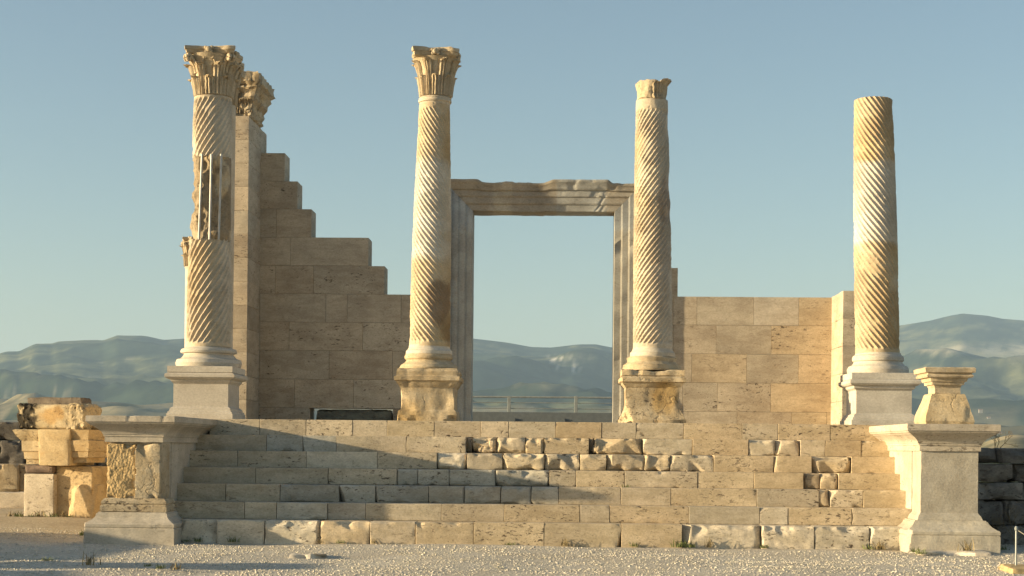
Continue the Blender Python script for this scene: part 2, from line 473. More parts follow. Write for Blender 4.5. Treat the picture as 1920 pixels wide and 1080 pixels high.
# ------------------------------------------------------------------ main levels
Y7, TR = 24.6, 0.425
YR = [Y7 + TR * (6 - k) for k in range(7)]          # YR[0]=top riser ... YR[6]=bottom riser
ZB = [UZ(y, YR[i], 1000) for i, y in enumerate((790.8, 820.5, 850.5, 882, 913, 947, 981))]
PZ = ZB[0]                                          # platform level
YW, YA, YC = 33.2, 31.9, 27.5                       # door wall, anta front, pedestal front

# ------------------------------------------------------------------ ground, near
def near_ground():
    xs = np.linspace(-60, 60, 241); ys = np.concatenate([np.linspace(-12, 12, 12)[:-1], np.linspace(12, 34, 89), np.linspace(35, 75, 21)])
    X, Yg = np.meshgrid(xs, ys)
    p = np.stack([X.ravel(), Yg.ravel(), np.zeros(X.size)], 1)
    z = fbm(p * 0.35, 3, 4) * 0.05 + fbm(p * 1.7, 8, 3) * 0.018
    z -= 0.03
    z += 0.16 * ss(-p[:, 0], 7.0, 9.0) * ss(p[:, 1], 24.5, 28.5)
    e = ss(np.maximum(abs(p[:, 0]) / 60, np.abs(p[:, 1] - 32) / 43), 0.86, 1.0)
    z -= e * 2.0
    p[:, 2] = z
    n = fbm(p * 0.8, 21, 4)
    t = np.ones((len(p), 3))
    left = ss(-p[:, 0], 4.5, 7.5) * ss(p[:, 1], 24, 26.5)
    t = t * (1 - left[:, None] * 0.25 * np.array([0.6, 0.9, 1.4]))
    t *= (1 + 0.10 * n)[:, None]
    o = mesh_of(p, grid_quads(len(xs), len(ys)), tint=t).build("ground", M['ground'])
    tag(o, kind='structure')
near_ground()

# ------------------------------------------------------------------ hills: one terrain sheet to the horizon
SIL = [(-500, 810), (-250, 770), (-80, 690), (0, 667), (25, 666), (55, 652), (87, 651), (100, 647), (150, 643), (185, 643), (212, 633), (262, 633), (300, 640), (341, 637),
       (420, 642), (520, 655), (640, 650), (760, 640), (885, 633), (946, 640), (995, 649), (1031, 650), (1083, 644), (1115, 644), (1150, 651), (1250, 668),
       (1330, 662), (1450, 645), (1560, 632), (1686, 616), (1736, 609), (1771, 601), (1796, 597), (1842, 602), (1870, 608), (1920, 613), (2050, 618), (2300, 640), (2600, 660)]
def hills():
    us = np.linspace(-900, 2900, 640)
    rs = np.concatenate([np.array([45, 60, 80, 120, 200, 350, 600]), np.geomspace(900, 9000, 200), np.linspace(9050, 14000, 26)])
    u, r = np.meshgrid(us, rs)
    u = u.ravel(); r = r.ravel()
    sx = np.array([s[0] for s in SIL]); sy = np.array([s[1] for s in SIL])
    crest = (HY + 0.0095 * (u - 960) - np.interp(u, sx, sy)) / FPX            # tangent above the eye level
    far = ss(u, 1180, 1560)
    rc = 7200 + 1600 * far                                                     # crest distance
    az = (u - 1050) / FPX
    X = r * az / np.sqrt(1 + az ** 2); Yp = r / np.sqrt(1 + az ** 2)
    t = np.clip((r - 900) / (rc - 900), 0, 1)
    prof = np.interp(t, [0, 0.15, 0.3, 0.45, 0.6, 0.8, 1.0], [0.0, 0.06, 0.16, 0.32, 0.52, 0.80, 1.0])
    prof_r = np.interp(t, [0, 0.15, 0.3, 0.5, 0.62, 0.72, 0.85, 1.0], [-0.02, 0.03, 0.16, 0.40, 0.60, 0.715, 0.735, 1.0])
    ang = crest * (prof * (1 - far) + prof_r * far)
    z = ang * r
    P = np.stack([X, Yp, np.zeros(len(X))], 1)
    env = np.sin(np.pi * np.clip(t, 0, 1)) ** 0.8 * ss(t, .02, .42)
    ca_, sa_ = math.cos(.75), math.sin(.75)
    Q = np.stack([P[:, 0] * ca_ - P[:, 1] * sa_, P[:, 0] * sa_ + P[:, 1] * ca_, P[:, 2]], 1)
    warp = vec_noise(P, 1 / 1500, 5, 2) * np.array([300, 300, 0])
    rid = 1 - np.abs(fbm((Q + warp) / np.array([1700, 1000, 1]), 11, 2)) * 2.0
    rid2 = 1 - np.abs(fbm((Q + warp) / np.array([700, 430, 1]), 31, 2)) * 2.0
    z = z + env * ((rid - 0.62) * 190 + (rid2 - 0.6) * 38) * (0.35 + 0.65 * t)
    rid3 = 1 - np.abs(fbm(Q / np.array([260, 170, 1]), 37, 2)) * 2.0
    z = z + env * (rid3 - .6) * 24 + env * fbm(Q / np.array([80, 80, 1]), 39, 2) * 7
    z = z + env * fbm(P / 300, 51, 2) * 9
    back = r > rc
    z = np.where(back, (crest * rc) * np.clip(1 - (r - rc) / 5000, 0, 1) ** 1.2, z)
    z = z + (t >= 1) * (~back) * 0
    z = z + EYE[2]
    # far side of the site's own plateau
    base = -3 - 30 * ss(r, 80, 600)
    k = ss(r, 600, 1500)
    z = base * (1 - k) + z * k
    hill = np.exp(-((u - 1900) / 85.0) ** 2) * np.exp(-((r - 1300) / 420.0) ** 2)
    z = z + hill * 17
    P[:, 2] = z
    # land cover
    el = (z - EYE[2]) / np.maximum(r, 1)
    n1 = fbm(P / np.array([520, 900, 90]), 71, 4); n2 = fbm(P / np.array([190, 420, 50]), 81, 3); n3 = fbm(P / np.array([60, 110, 16]), 91, 3)
    forest = np.array([0.030, 0.044, 0.027]); scrub = np.array([0.11, 0.115, 0.06]); field = np.array([0.24, 0.205, 0.135]); fgreen = np.array([0.12, 0.16, 0.06])
    c = forest + (scrub - forest) * ss(n1 + 0.5 * n3 + .4 * n2, -0.05, 0.30)[:, None]
    low = ss(t, 0.60, 0.36)
    fm = ss(n2 + low * 0.55, 0.34, 0.44) * (0.10 + 0.75 * low) * (1 - .5 * far)
    c = c + (field - c) * fm[:, None]
    n5 = fbm(P / np.array([95, 400, 11]), 131, 3); n6 = fbm(P / np.array([900, 1500, 120]), 141, 2)
    sl = ss(n5, .34, .44) * ss(n6, -.1, .25) * ss(t, .92, .75)
    c = c + (np.array([.30, .27, .20]) - c) * sl[:, None] * .5
    gm = ss(fbm(P / np.array([300, 500, 300]), 101, 3) + low * 0.2, 0.25, 0.35) * low * (1 - fm)
    c = c + (fgreen - c) * gm[:, None] * 0.7
    # pale plain on the right mountain and white cliffs seen through the door
    yv = HY + 0.0095 * (u - 960) - el * FPX
    pl = far * ss(u, 1690, 1740) * np.exp(-((yv - 664 - 6 * n1) / (7 + 6 * ss(u, 1760, 1900))) ** 4) * ss(n3, -0.55, -0.1) * (t > 0.6)
    c = c + (np.array([0.32, 0.29, 0.22]) - c) * pl[:, None] * 0.8
    cl = (np.exp(-((u - 1050) / 24) ** 4) * np.exp(-((yv - 676) / 11) ** 4) + np.exp(-((u - 1078) / 9) ** 4) * np.exp(-((yv - 692) / 7) ** 4))
    cl = cl * ss(fbm(np.stack([u / 5, yv / 9, u * 0], 1), 111, 3), -0.05, 0.25) * (t < 1)
    c = c + (np.array([0.50, 0.46, 0.40]) - c) * np.clip(cl, 0, 1)[:, None]
    c = np.clip(c * (1 + 0.55 * n3)[:, None], 0.01, 0.8)
    hm = np.clip(hill * 1.3, 0, 1) * ss(n2, -0.6, -0.1)
    c = c + (np.array([0.36, 0.30, 0.20]) - c) * hm[:, None] * 0.8
    o = mesh_of(P, grid_quads(len(us), len(rs)), tint=c).build("hills", M['hill'], smooth=80)
    tag(o, kind='structure')
    return P, len(us)
HP, HN = hills()

# ------------------------------------------------------------------ haze: the air itself
def haze():
    v, q = box_grid(-9000, 9000, -300, 15000, -60, 760, 1e6)
    o = mesh_of(v, q).build("haze", bpy.data.materials.new("haze_air"), smooth=0)
    m = o.data.materials[0]; m.use_nodes = True
    nt = m.node_tree; nt.nodes.clear()
    out = nt.nodes.new("ShaderNodeOutputMaterial"); vp = nt.nodes.new("ShaderNodeVolumePrincipled")
    vp.inputs['Color'].default_value = (0.50, 0.71, 0.98, 1); vp.inputs['Density'].default_value = 0.00007
    vp.inputs['Anisotropy'].default_value = 0.0
    nt.links.new(vp.outputs[0], out.inputs['Volume'])
    tag(o, kind='stuff')
haze()

# ------------------------------------------------------------------ staircase
def tint_of(kind, s):
    r = random.Random(s)
    k = r.uniform(0.94, 1.06)
    w = r.uniform(-0.02, 0.02)
    base = {'t': (1, 1, 1), 'w': (1.18, 1.22, 1.28), 'g': (0.86, 0.93, 1.04), 'o': (1.03, 0.98, 0.89), 'd': (0.7, 0.66, 0.62), 'p': (1.06, 1.01, 0.93)}[kind]
    return tuple(b * k * (1 + w * (1 - i)) for i, b in enumerate(base))
# joints of every riser: list of (right edge px, kind[, recess, roughness])
RIS = [
 [(486, 't'), (573, 't'), (660, 't'), (725, 't'), (813, 'o'), (900, 't'), (953, 't'), (1041, 't'), (1127, 'o'), (1192, 't'), (1281, 't'), (1391, 'p'), (1458, 't'), (1556, 'p'), (1650, 'o')],
 [(499, 't'), (567, 'g'), (630, 'g'), (761, 't'), (873, 't'), (884, 'x'), (931, 'o', .07, .05), (984, 't', .03, .035), (1020, 'p', .01, .03), (1104, 'o', .03, .008), (1114, 'x'), (1205, 'o', .03, .04), (1298, 't', .02, .015), (1403, 'p'), (1453, 't', .015, .02), (1500, 't', .01, .03), (1547, 't'), (1614, 'o'), (1666, 'o')],
 [(445, 't'), (574, 't'), (707, 'w'), (819, 't'), (875, 'w', .01, .05), (942, 't', .01, .02), (1021, 'p', .015, .03), (1087, 't', .02, .04), (1137, 'p', .02, .03), (1208, 't', .02, .045), (1256, 'p', .02, .03), (1338, 't', .015, .025), (1451, 'p'), (1522, 'o'), (1596, 'p', .02, .04), (1678, 'o')],
 [(479, 't'), (615, 't'), (744, 't'), (783, 'g', .01, .012), (842, 'g', .01, .012), (929, 'g', .01, .015), (1030, 'g', .01, .04), (1080, 't'), (1171, 'p'), (1308, 't'), (1414, 'p'), (1507, 'o'), (1538, 'd', .04, .02), (1572, 'p', .01, .03), (1688, 'o')],
 [(423, 't'), (525, 't'), (636, 'g', .01, .015), (704, 'g', .01, .01), (804, 'g', .01, .02), (871, 'g', .01, .015), (939, 'g', .01, .02), (996, 'g', .01, .02), (1048, 'g', .01, .02), (1165, 't'), (1258, 't'), (1419, 'p'), (1536, 't'), (1557, 'p', .01, .02), (1619, 't', .01, .01), (1700, 'o')],
 [(459, 't'), (519, 't'), (615, 'g', 0, .01), (686, 'g'), (828, 't'), (946, 't'), (1088, 'p'), (1144, 't'), (1292, 'p'), (1425, 't'), (1478, 'w'), (1598, 'p'), (1711, 't')],
 [(405, 'w', .01, .02), (496, 'w', .01, .02), (601, 'w', .01, .04), (694, 'p', .01, .03), (780, 't', .01, .015), (889, 'p', .0, .012), (1021, 'o'), (1166, 'p'), (1280, 'p'), (1429, 'w', .01, .03), (1528, 'w', .01, .03), (1633, 'w', .02, .035), (1694, 'w', .01, .015)],
]
LEFT0 = [395, 366, 354, 341, 330, 318, 337]
XL_CHEEK, XR_CHEEK = UX(332.6, YR[4], 915), UX(1698, YR[4], 930)
stair = thing("staircase", (0, Y7, 0), "wide flight of seven travertine block steps in front of the columns", "staircase")
for i, row in enumerate(RIS):
    m = MB()
    z1 = ZB[i]; z0 = ZB[i + 1] if i < 6 else -0.30
    x = UX(LEFT0[i], YR[i], 900) - 0.03
    for j, b in enumerate(row):
        xe = UX(b[0], YR[i], 900)
        if j == len(row) - 1 and i > 0: xe = XR_CHEEK + 0.03 if i < 6 else xe
        seed = i * 40 + j
        rec, rg = (b[2], b[3]) if len(b) > 2 else (0.0, 0.0)
        kd = b[1]
        if kd == 'x': rec, rg, kd = 0.30, 0.03, 'd'
        t = tint_of(kd, seed)
        jit = random.uniform(-0.004, 0.004)
        g = random.uniform(0.0022, 0.0042) if not rg else 0.003 + rg * 0.06
        if rg:
            rbox(m, x + g, xe - g, YR[i] + rec * 0.6 + jit, YR[i] + TR + 0.35, z0, z1 + (-0.004), res=0.028, r=0.006 + rg * 0.12, amp=rg * 0.22, freq=13, seed=seed, tint=t, chunk=rg * .5, cfreq=7, maxn=44, chips=int(4 + rg * 180), csize=.012 + rg * .75)
        else:
            rbox(m, x + g, xe - g, YR[i] + jit, YR[i] + TR + 0.35, z0, z1, res=0.045, r=0.005, amp=0.0020, freq=8, seed=seed, tint=t, chunk=random.choice([0.0, 0.003, 0.004, 0.009]), cfreq=8, maxn=34, chips=random.choice([0, 1, 2, 3]), csize=random.choice([.006, .010, .018]))
        x = xe
    m.build("step", M['trav'], stair)
# loose rubble lumps set in the broken recesses of the second step
for px, w, h, rec in ((912, .30, .21, .03), (940, .13, .18, .00), (1119, .14, .17, .02), (1460, .16, .10, .02)):
    xx = UX(px, YR[1], 835)
    m = MB(); rbox(m, xx - w / 2, xx + w / 2, YR[1] + rec, YR[1] + rec + .25, ZB[2], ZB[2] + h, res=.025, r=.06, amp=.018, freq=9, seed=px, tint=tint_of('p', px), chunk=.05, cfreq=6)
    m.build("rubble_infill", M['trav'], stair)
# platform body
plat = thing("stone_platform", (0, YR[0] + TR, 0), "stone paved temple platform at the top of the steps carrying the columns", "platform")
m = MB()
XP0, XP1 = UX(167, 24.2, 785) + 0.3, UX(1868, 24.2, 800) - 0.25
for a in range(9):
    for b_ in range(8):
        xa = XP0 + (XP1 - XP0) * a / 9; xb = XP0 + (XP1 - XP0) * (a + 1) / 9
        ya = YR[0] + TR + 0.3 + b_ * 0.82; yb = ya + 0.82
        rbox(m, xa + .002, xb - .002, ya, yb - .003, PZ - 0.25, PZ - 0.004, res=.3, r=.006, amp=.001, seed=a * 7 + b_, tint=tint_of('t', a * 9 + b_))
m.build("paving", M['trav'], plat)
m = MB()
rbox(m, XP0 + .02, XP1 - .02, YR[0] + TR, YW + 1.2, -0.4, PZ - 0.26, res=.5, r=.01, amp=0, seed=3)
rbox(m, XL_CHEEK - .3, XR_CHEEK + .3, YR[5] + 0.5, YR[0] + TR + .01, -0.4, ZB[5] - .03, res=.5, r=.01, amp=0, seed=3)
rbox(m, XP0, XP0 + .8, YR[0], YR[0] + TR + .35, PZ - .9, PZ - .006, res=.2, r=.01, amp=.002, seed=4)
rbox(m, XP1 - .8, XP1, YR[0], YR[0] + TR + .35, PZ - .9, PZ - .006, res=.2, r=.01, amp=.002, seed=5)
m.build("core", M['trav'], plat)

# ------------------------------------------------------------------ stair podiums
def podium(name, label, px_plinth, px_pier, left):
    YF = 24.13; PF = 24.40
    x0, x1 = UX(px_plinth[0], YF, 1000), UX(px_plinth[1], YF, 1000)
    a0, a1 = UX(px_pier[0], PF, 900), UX(px_pier[1], PF, 900)
    if left: a1 = XL_CHEEK
    else: a0 = XR_CHEEK
    ref = 250 if left else 1780
    zp = [UZ(y, 24.35, ref) for y in ((780, 791, 817, 829, 938, 960, 989, 1011) if left else (795.5, 808, 834, 846, 968, 976, 1003, 1025))]
    yb = YR[0] + 0.10
    t = thing(name, (x0, YF, 0), label, "podium", "podiums flanking the steps")
    m = MB()
    o = 0.27
    pr = [(o, -0.35), (o, zp[6] - .01), (o - .012, zp[6]), (o, zp[6] + .015), (o + .004, zp[6] + .055), (o - .012, zp[6] + .075), (o - .035, zp[6] + .082), (o - .06, zp[6] + .10), (o - .10, zp[6] + .125), (o - .135, zp[6] + .165), (o - .15, zp[5] - .02), (o - .165, zp[5] - .018), (o - .17, zp[5])]
    rect_prof(m, a0, a1, YF + o, yb + 0.2, pr, ns=60, amp=.005, freq=7, seed=int(left), chunk=0.012, chips=6, csize=.025)
    m.build("base", M['cornice'] if left else M['pier_r'], t, smooth=20)
    # cornice
    m = MB()
    h = zp[1] - zp[2]; c0 = 0.26
    pr = [(0.0, zp[3]), (0.03, zp[3] + .001), (0.03, zp[2] - .012), (0.045, zp[2] - .01), (0.045, zp[2] + .02)]
    for k in range(9):
        s = k / 8; pr.append((0.055 + 0.11 * (1 - math.cos(s * math.pi / 2)) + .02 * s, zp[2] + .02 + h * .62 * s))
    pr += [(0.20, zp[2] + .02 + h * .64), (0.205, zp[2] + h * .78), (0.235, zp[1] - .03), (0.25, zp[1] - .005), (0.262, zp[1]), (0.262, zp[0] - .006), (0.255, zp[0])]
    rect_prof(m, a0, a1, PF, yb, pr, ns=70, amp=.003, freq=8, seed=5 + int(left), chunk=0.008, chips=6, csize=.014)
    m.build("cornice", M['cornice'], t, smooth=20)
    # pier
    m = MB()
    if left:
        rbox(m, a0 + .03, a1 - .001, PF + .05, 25.0, zp[5] - .15, zp[3] + .0, res=.06, r=.006, amp=.002, seed=11)
        m.build("pier", M['cornice'], t)
        m = MB()
        xa, xb = UX(200, PF, 900), UX(303, PF, 900); xm = UX(255, PF, 880)
        rbox(m, xa, xm, PF - .02, 24.9, zp[4] + .01, zp[3] - .03, res=.018, r=.02, amp=.013, freq=24, seed=12, tint=(1.05, .98, .84), chunk=.03, cfreq=6, maxn=60)
        m.build("picked_panel", M['pick'], t)
        m = MB()
        rbox(m, xa + .02, xb, PF - .05, 24.9, zp[4] - .02, zp[3] - .02, res=.02, r=.02, amp=.008, freq=9, seed=13, chunk=.02, chips=8, csize=.03, cfreq=5, maxn=60)
        v = m.v[0]; k = (v[:, 0] < xm + .0) & (v[:, 1] < PF + .05) & (v[:, 2] > zp[4] + .02); v[k, 1] += .06
        rect_prof(m, xa - .02, xb + .05, PF - .05, 24.9, [(.0, zp[4] + .03), (.035, zp[4] - .01), (.045, zp[4] - .05), (.03, zp[4] - .06), (.05, zp[4] - .09), (.055, zp[5] + .01), (.03, zp[5] - .005)][::-1], ns=26, amp=.008, seed=14, chunk=.03)
        m.build("old_pier_face", M['old'], t)
    else:
        rect_prof(m, a0, a1, PF, 24.98, [(.06, zp[5] - .05), (.06, zp[5] + .01), (.035, zp[4] + .005), (.02, zp[4] + .02), (0, zp[4] + .05), (0, zp[3] - .02), (0.0, zp[3])], ns=20, amp=.004, freq=8, seed=21, tint=(.97, .98, 1.0), chunk=.01)
        m.build("pier", M['pier_r'], t)
    m = MB()
    if left: ca, cb = a0 + .06, a1 - .03
    else: ca, cb = a0 + .03, a1 - .06
    rbox(m, ca, cb, 24.9, 25.06, zp[5] - .2, zp[3] + .02, res=.3, r=.0, amp=0)
    rbox(m, ca + (0 if left else -.027), cb + (.027 if left else 0), 25.07, yb + .05, zp[5] - .2, zp[3] + .02, res=.10, r=.01, amp=.002, seed=31)
    m.build("cheek_wall", M['cornice'], t)
podium("stair_podium", "stone podium left of the steps with a rough picked yellow panel under its cornice", (155, 328), (200, 318), True)
podium("stair_podium", "stone podium right of the steps with smooth grey front and white sunlit side", (1696.4, 1874), (1727, 1834), False)

# ------------------------------------------------------------------ columns
def shaft(m, c0, c1, z0, z1, r0, r1, sgn, N=24, pf=1.38, seed=0, ent=0.01, lo_end=.06, hi_end=.06, dents=(), tintf=None, tint=(1, 1, 1), wear=0.003, phase=0, depth=.098):
    nth, nz = N * 12, int((z1 - z0) / 0.016) + 2
    th = np.linspace(-np.pi, np.pi, nth + 1)[:-1]
    s = np.linspace(0, 1, nz)
    T, S = np.meshgrid(th, s); T = T.ravel(); S = S.ravel()
    Z = z0 + S * (z1 - z0)
    R = r0 + (r1 - r0) * S + ent * np.sin(np.pi * S)
    p = pf * (r0 + r1) / 2
    f = (N * (T - sgn * (Z - z0) / p) / (2 * np.pi) + phase) % 1.0
    x = (f - .5) / .42
    fl = np.sqrt(np.clip(1 - x * x, 0, 1))
    # flutes end in round heads
    a = (1 - np.abs(x).clip(0, 1) ** 2) ** .5 * .05
    em = ss(Z - z0, lo_end, lo_end + .05) * ss(z1 - Z, hi_end, hi_end + .05)
    P0 = np.stack([np.cos(T), np.sin(T), np.zeros_like(T)], 1) * R[:, None]; P0[:, 2] = Z
    nz3 = P0 + seed * 3.3
    wearm = ss(fbm(nz3 * 1.8, seed + 40, 4), .12, .5)
    d = R * depth * fl * em * (1 - .55 * wearm)
    ridge = (1 - fl) * ss(fbm(nz3 * 7, seed + 50, 3), .05, .45)
    Rr = R - d - ridge * .012 - wearm * .004 + fbm(nz3 * 5, seed, 3) * wear
    for (t0, zz, wt, wz, dep) in dents:
        dt = (T - t0 + np.pi) % (2 * np.pi) - np.pi
        e = np.exp(-((dt / wt) ** 2 + ((Z - zz) / wz) ** 2) ** 1.5)
        e = e * (1 + .5 * fbm(nz3 * 7, seed + 60, 3))
        Rr = Rr * (1 - np.clip(e, 0, 1) * 0) - dep * e
        Rr = np.where(e > .35, Rr + d * .75 * np.clip(e, 0, 1), Rr)
    cx = c0[0] + (c1[0] - c0[0]) * S; cy = c0[1] + (c1[1] - c0[1]) * S
    v = np.stack([cx + Rr * np.cos(T), cy + Rr * np.sin(T), Z], 1)
    q = grid_quads(nth, nz, wrap_u=True)
    v = np.concatenate([v, [[c0[0], c0[1], z0], [c1[0], c1[1], z1]]])
    tr = [(len(v) - 2, (i + 1) % nth, i) for i in range(nth)] + [(len(v) - 1, (nz - 1) * nth + i, (nz - 1) * nth + (i + 1) % nth) for i in range(nth)]
    Tn = np.tile(np.array(tint, float), (len(v), 1))
    if tintf is not None: Tn = tintf(v, Tn)
    m.add(v, q, tr, tint=Tn)

def warm(v, t, seed=0, amt=1.0):
    n = ss(fbm(v * np.array([1.6, 1.6, .9]) + seed, seed + 3, 4), -.05, .5)[:, None] * amt
    if t.ndim == 1: t = np.repeat(t[None], len(v), 0)
    return t * (1 - n * np.array([.06, .14, .30]))

def capital(parent, name, cx, cy, z0, z1, rb, half, seed=0, mat=None, rot=0.0, rows=(.42, .70), tint=(1, 1, 1), worn=0.0, leaf_n=8, ab=.14, tintf=None, volutes=True, bf=0.0, fl=.8):
    """acanthus capital: bell, two rows of leaves, corner volutes, concave abacus"""
    m = MB(); H = z1 - z0
    L = MB()
    lathe(L, (0, 0), [(rb * .96, 0), (rb * 1.02, .03 * H), (rb * .98, .05 * H), (rb * .95, .10 * H), (rb * (1 + .12 * bf), .45 * H), (rb * (1.12 + .2 * bf), .7 * H), (rb * (1.28 + .32 * bf), (1 - ab) * H)], n=48, amp=0)
    def rbell(z):
        return rb * np.interp(z, [0, .1, .45, .7, 1 - ab, 1], [.96, .97, 1.0 + .12 * bf, 1.12 + .2 * bf, 1.28 + .32 * bf, 1.3 + .32 * bf])
    def leaf(theta, hh, W, flare, z_s=0.02, rr=None):
        R_, C_ = 19, 13
        v = np.linspace(0, 1, R_)[:, None]; u = np.linspace(-1, 1, C_)[None]
        w = W * (1 - .12 * v) * np.sqrt(np.clip(1.03 - v ** 6, 0, 1)) * (1 + .13 * np.abs(np.sin(v * np.pi * 4.5)))
        k = np.clip((v - .62) / .38, 0, 1)
        an = k * 2.4                                   # the tip rolls over
        rad = flare * .55
        zc = np.minimum(v, .62) / .62 * (hh * H - rad * .6) + rad * np.sin(an) * .6
        r = rbell(z_s + zc / H) + .012 + .35 * flare * np.clip(v / .62, 0, 1) ** 2 + rad * (1 - np.cos(an)) * .8
        r = r + .020 * np.cos(u * np.pi * 3.5) + .028 * (1 - u * u) - .01
        z = z_s * H + zc - .03 * u * u * k + 0 * u
        a = theta + u * w / rb / (1 + .3 * v)
        P = np.stack([r * np.cos(a), r * np.sin(a), z + 0 * a], 2)
        inw = np.stack([-np.cos(a), -np.sin(a), -.25 + 0 * a], 2)
        sheet(L, P, inw, .04)
    n = leaf_n
    for k in range(n):
        leaf(2 * np.pi * (k + .5) / n, rows[1], rb * .29, .15 * H * fl)
    for k in range(n):
        leaf(2 * np.pi * k / n, rows[0], rb * .33, .13 * H * fl)
    if volutes:
        for k in range(4):
            a = np.pi / 4 + k * np.pi / 2
            rc = half * 1.22
            # stalk
            pts = [(rb * 1.06, .48), (rb * 1.16, .62), (rb * 1.38, .74), (rc * .90, .815), (rc * .99, .80), (rc * 1.0, .74), (rc * .94, .70), (rc * .89, .735), (rc * .93, .765)]
            for (ra, za), (rb2, zb2) in zip(pts[:-1], pts[1:]):
                for sd in (-1, 1):
                    of = sd * .035
                    ca, sa = math.cos(a), math.sin(a)
                    bar(L, (ra * ca - of * sa, ra * sa + of * ca, za * H), (rb2 * ca - of * sa, rb2 * sa + of * ca, zb2 * H), .032, 8)
            # inner helices
            for sd in (-1, 1):
                a2 = a + sd * .48; a3 = a + sd * .66
                for (ra, za, aa), (rb2, zb2, ab2) in zip([(rb * 1.06, .5, a2), (rb * 1.18, .66, a2), (rb * 1.28, .77, (a2 + a3) / 2)], [(rb * 1.18, .66, a2), (rb * 1.28, .77, (a2 + a3) / 2), (rb * 1.25, .74, a3)]):
                    bar(L, (ra * math.cos(aa), ra * math.sin(aa), za * H), (rb2 * math.cos(ab2), rb2 * math.sin(ab2), zb2 * H), .024, 7)
    # abacus with concave sides
    ns = 14
    ring = []
    for k in range(4):
        a = -np.pi * .75 + k * np.pi / 2
        c0_ = np.array([math.cos(a), math.sin(a)]) * half * math.sqrt(2); a2 = a + np.pi / 2
        c1_ = np.array([math.cos(a2), math.sin(a2)]) * half * math.sqrt(2)
        nrm = -(c0_ + c1_) / np.linalg.norm(c0_ + c1_)
        for i in range(ns):
            s = i / ns
            q = c0_ + (c1_ - c0_) * (s * .88 + .06) + nrm * math.sin(math.pi * s) * half * .20
            ring.append(q)
    ring = np.array(ring); N_ = len(ring)
    zs = [(1 - ab) * H, (1 - ab * .9) * H, (1 - ab * .55) * H, (1 - ab * .5) * H, (1 - ab * .1) * H, H]
    sc = [.86, .93, .95, .99, 1.0, .98]
    v = np.concatenate([np.column_stack([ring * k, np.full(N_, z)]) for z, k in zip(zs, sc)] + [[[0, 0, zs[0]], [0, 0, zs[-1]]]])
    nr = len(zs)
    tr = [(nr * N_, (i + 1) % N_, i) for i in range(N_)] + [(nr * N_ + 1, (nr - 1) * N_ + i, (nr - 1) * N_ + (i + 1) % N_) for i in range(N_)]
    L.add(v, grid_quads(N_, nr, wrap_u=True), tr)
    # centre flowers
    for k in range(4):
        a = k * np.pi / 2
        r_ = half * .86
        for (dx, dz, s) in ((0, 0, .055), (-.05, .03, .035), (.05, .03, .035), (-.045, -.035, .035), (.045, -.035, .035)):
            cx_, cy_ = r_ * math.cos(a) - dx * math.sin(a), r_ * math.sin(a) + dx * math.cos(a)
            rbox(L, cx_ - s, cx_ + s, cy_ - s, cy_ + s, (1 - ab * .5) * H + dz - s, (1 - ab * .5) * H + dz + s, res=.03, r=s * .9, amp=0)
    v = np.concatenate(L.v)
    # weathering
    n3 = vec_noise(v + seed, 11, seed, 4)
    v = v + n3 * (.010 + worn * .03)
    ch = ss(fbm((v + seed) * 4.5, seed + 8, 3), .12, .5) * (.02 + worn)
    rr = np.maximum(np.linalg.norm(v[:, :2], axis=1), 1e-6)
    k = np.clip(ch * (rr / half), 0, .5)
    v[:, :2] *= (1 - k * ss(rr, rb * .9, half * 1.1))[:, None]
    v[:, 2] -= ch * ss(v[:, 2], .75 * H, H) * .8 * ss(rr, half * .5, half * 1.3)
    R2 = np.array([[math.cos(rot), -math.sin(rot)], [math.sin(rot), math.cos(rot)]])
    v[:, :2] = v[:, :2] @ R2.T
    v = v + np.array([cx, cy, z0])
    tt = np.repeat(np.array(tint, float)[None], len(v), 0)
    tt = warm(v, tt, seed, .6)
    if tintf is not None: tt = tintf(v, tt)
    out = MB(); out.n = 0
    out.v = [v]; out.t = [tt]; out.f4 = L.f4; out.f3 = L.f3; out.n = len(v)
    return out.build(name, mat or M['carved'], parent, smooth=50)

def ped_base(parent, px, ys, kinds, mat, seed, amp, chunk, yc=YC, tintf=None, tint=(1, 1, 1), names="pedestal"):
    """px = die left,right ; ys = list of (y px, outset) from bottom to top"""
    a, b = UX(px[0], yc + .08, 750), UX(px[1], yc + .08, 750)
    ref = (px[0] + px[1]) / 2
    pr = [(o, UZ(y, yc + .04, ref)) for y, o in ys]
    pr[0] = (pr[0][0], PZ - .02)
    m = MB()
    w = b - a
    rect_prof(m, a, b, yc + .08, yc + .08 + w, pr, ns=30, amp=amp, freq=7, seed=seed, chunk=chunk, tintf=tintf, tint=tint, chips=8 if chunk else 0, csize=.045)
    m.build(names, mat, parent, smooth=20)
    return (a + b) / 2, yc + .08 + w / 2, w

YCEN = 28.05
def yz(py, px, yc): return U(px, py, yc - (.33 if yc == YCEN else 0))[1]
def pxr(x0, x1, py, Yp=YCEN):
    a = U(x0, py, Yp)[0]; b = U(x1, py, Yp)[0]; return (a + b) / 2, (b - a) / 2
def base_prof(lst, Yp=YCEN):
    """lst = [(x0,x1,y)] px silhouettes bottom to top -> [(r,z)], centre"""
    out = []
    for x0, x1, y in lst:
        c, r = pxr(x0, x1, y, Yp); out.append((r, U((x0 + x1) / 2, y, Yp - .36)[1]))
    c = pxr(lst[0][0], lst[0][1], lst[0][2], Yp)[0]; c2 = pxr(lst[-1][0], lst[-1][1], lst[-1][2], Yp)[0]
    return out, c, c2
PED_NEW = [(783, .10), (776, .10), (775, .085), (772, .08), (770, .055), (766, .05), (763, .012), (762, 0), (720, 0), (717.5, .015), (715, .04), (712, .045), (710, .10), (707, .13), (702, .13), (700, .105), (698.5, .07), (698, .09), (687, .09), (686.5, .08)]
G = "spiral fluted columns on the temple platform"

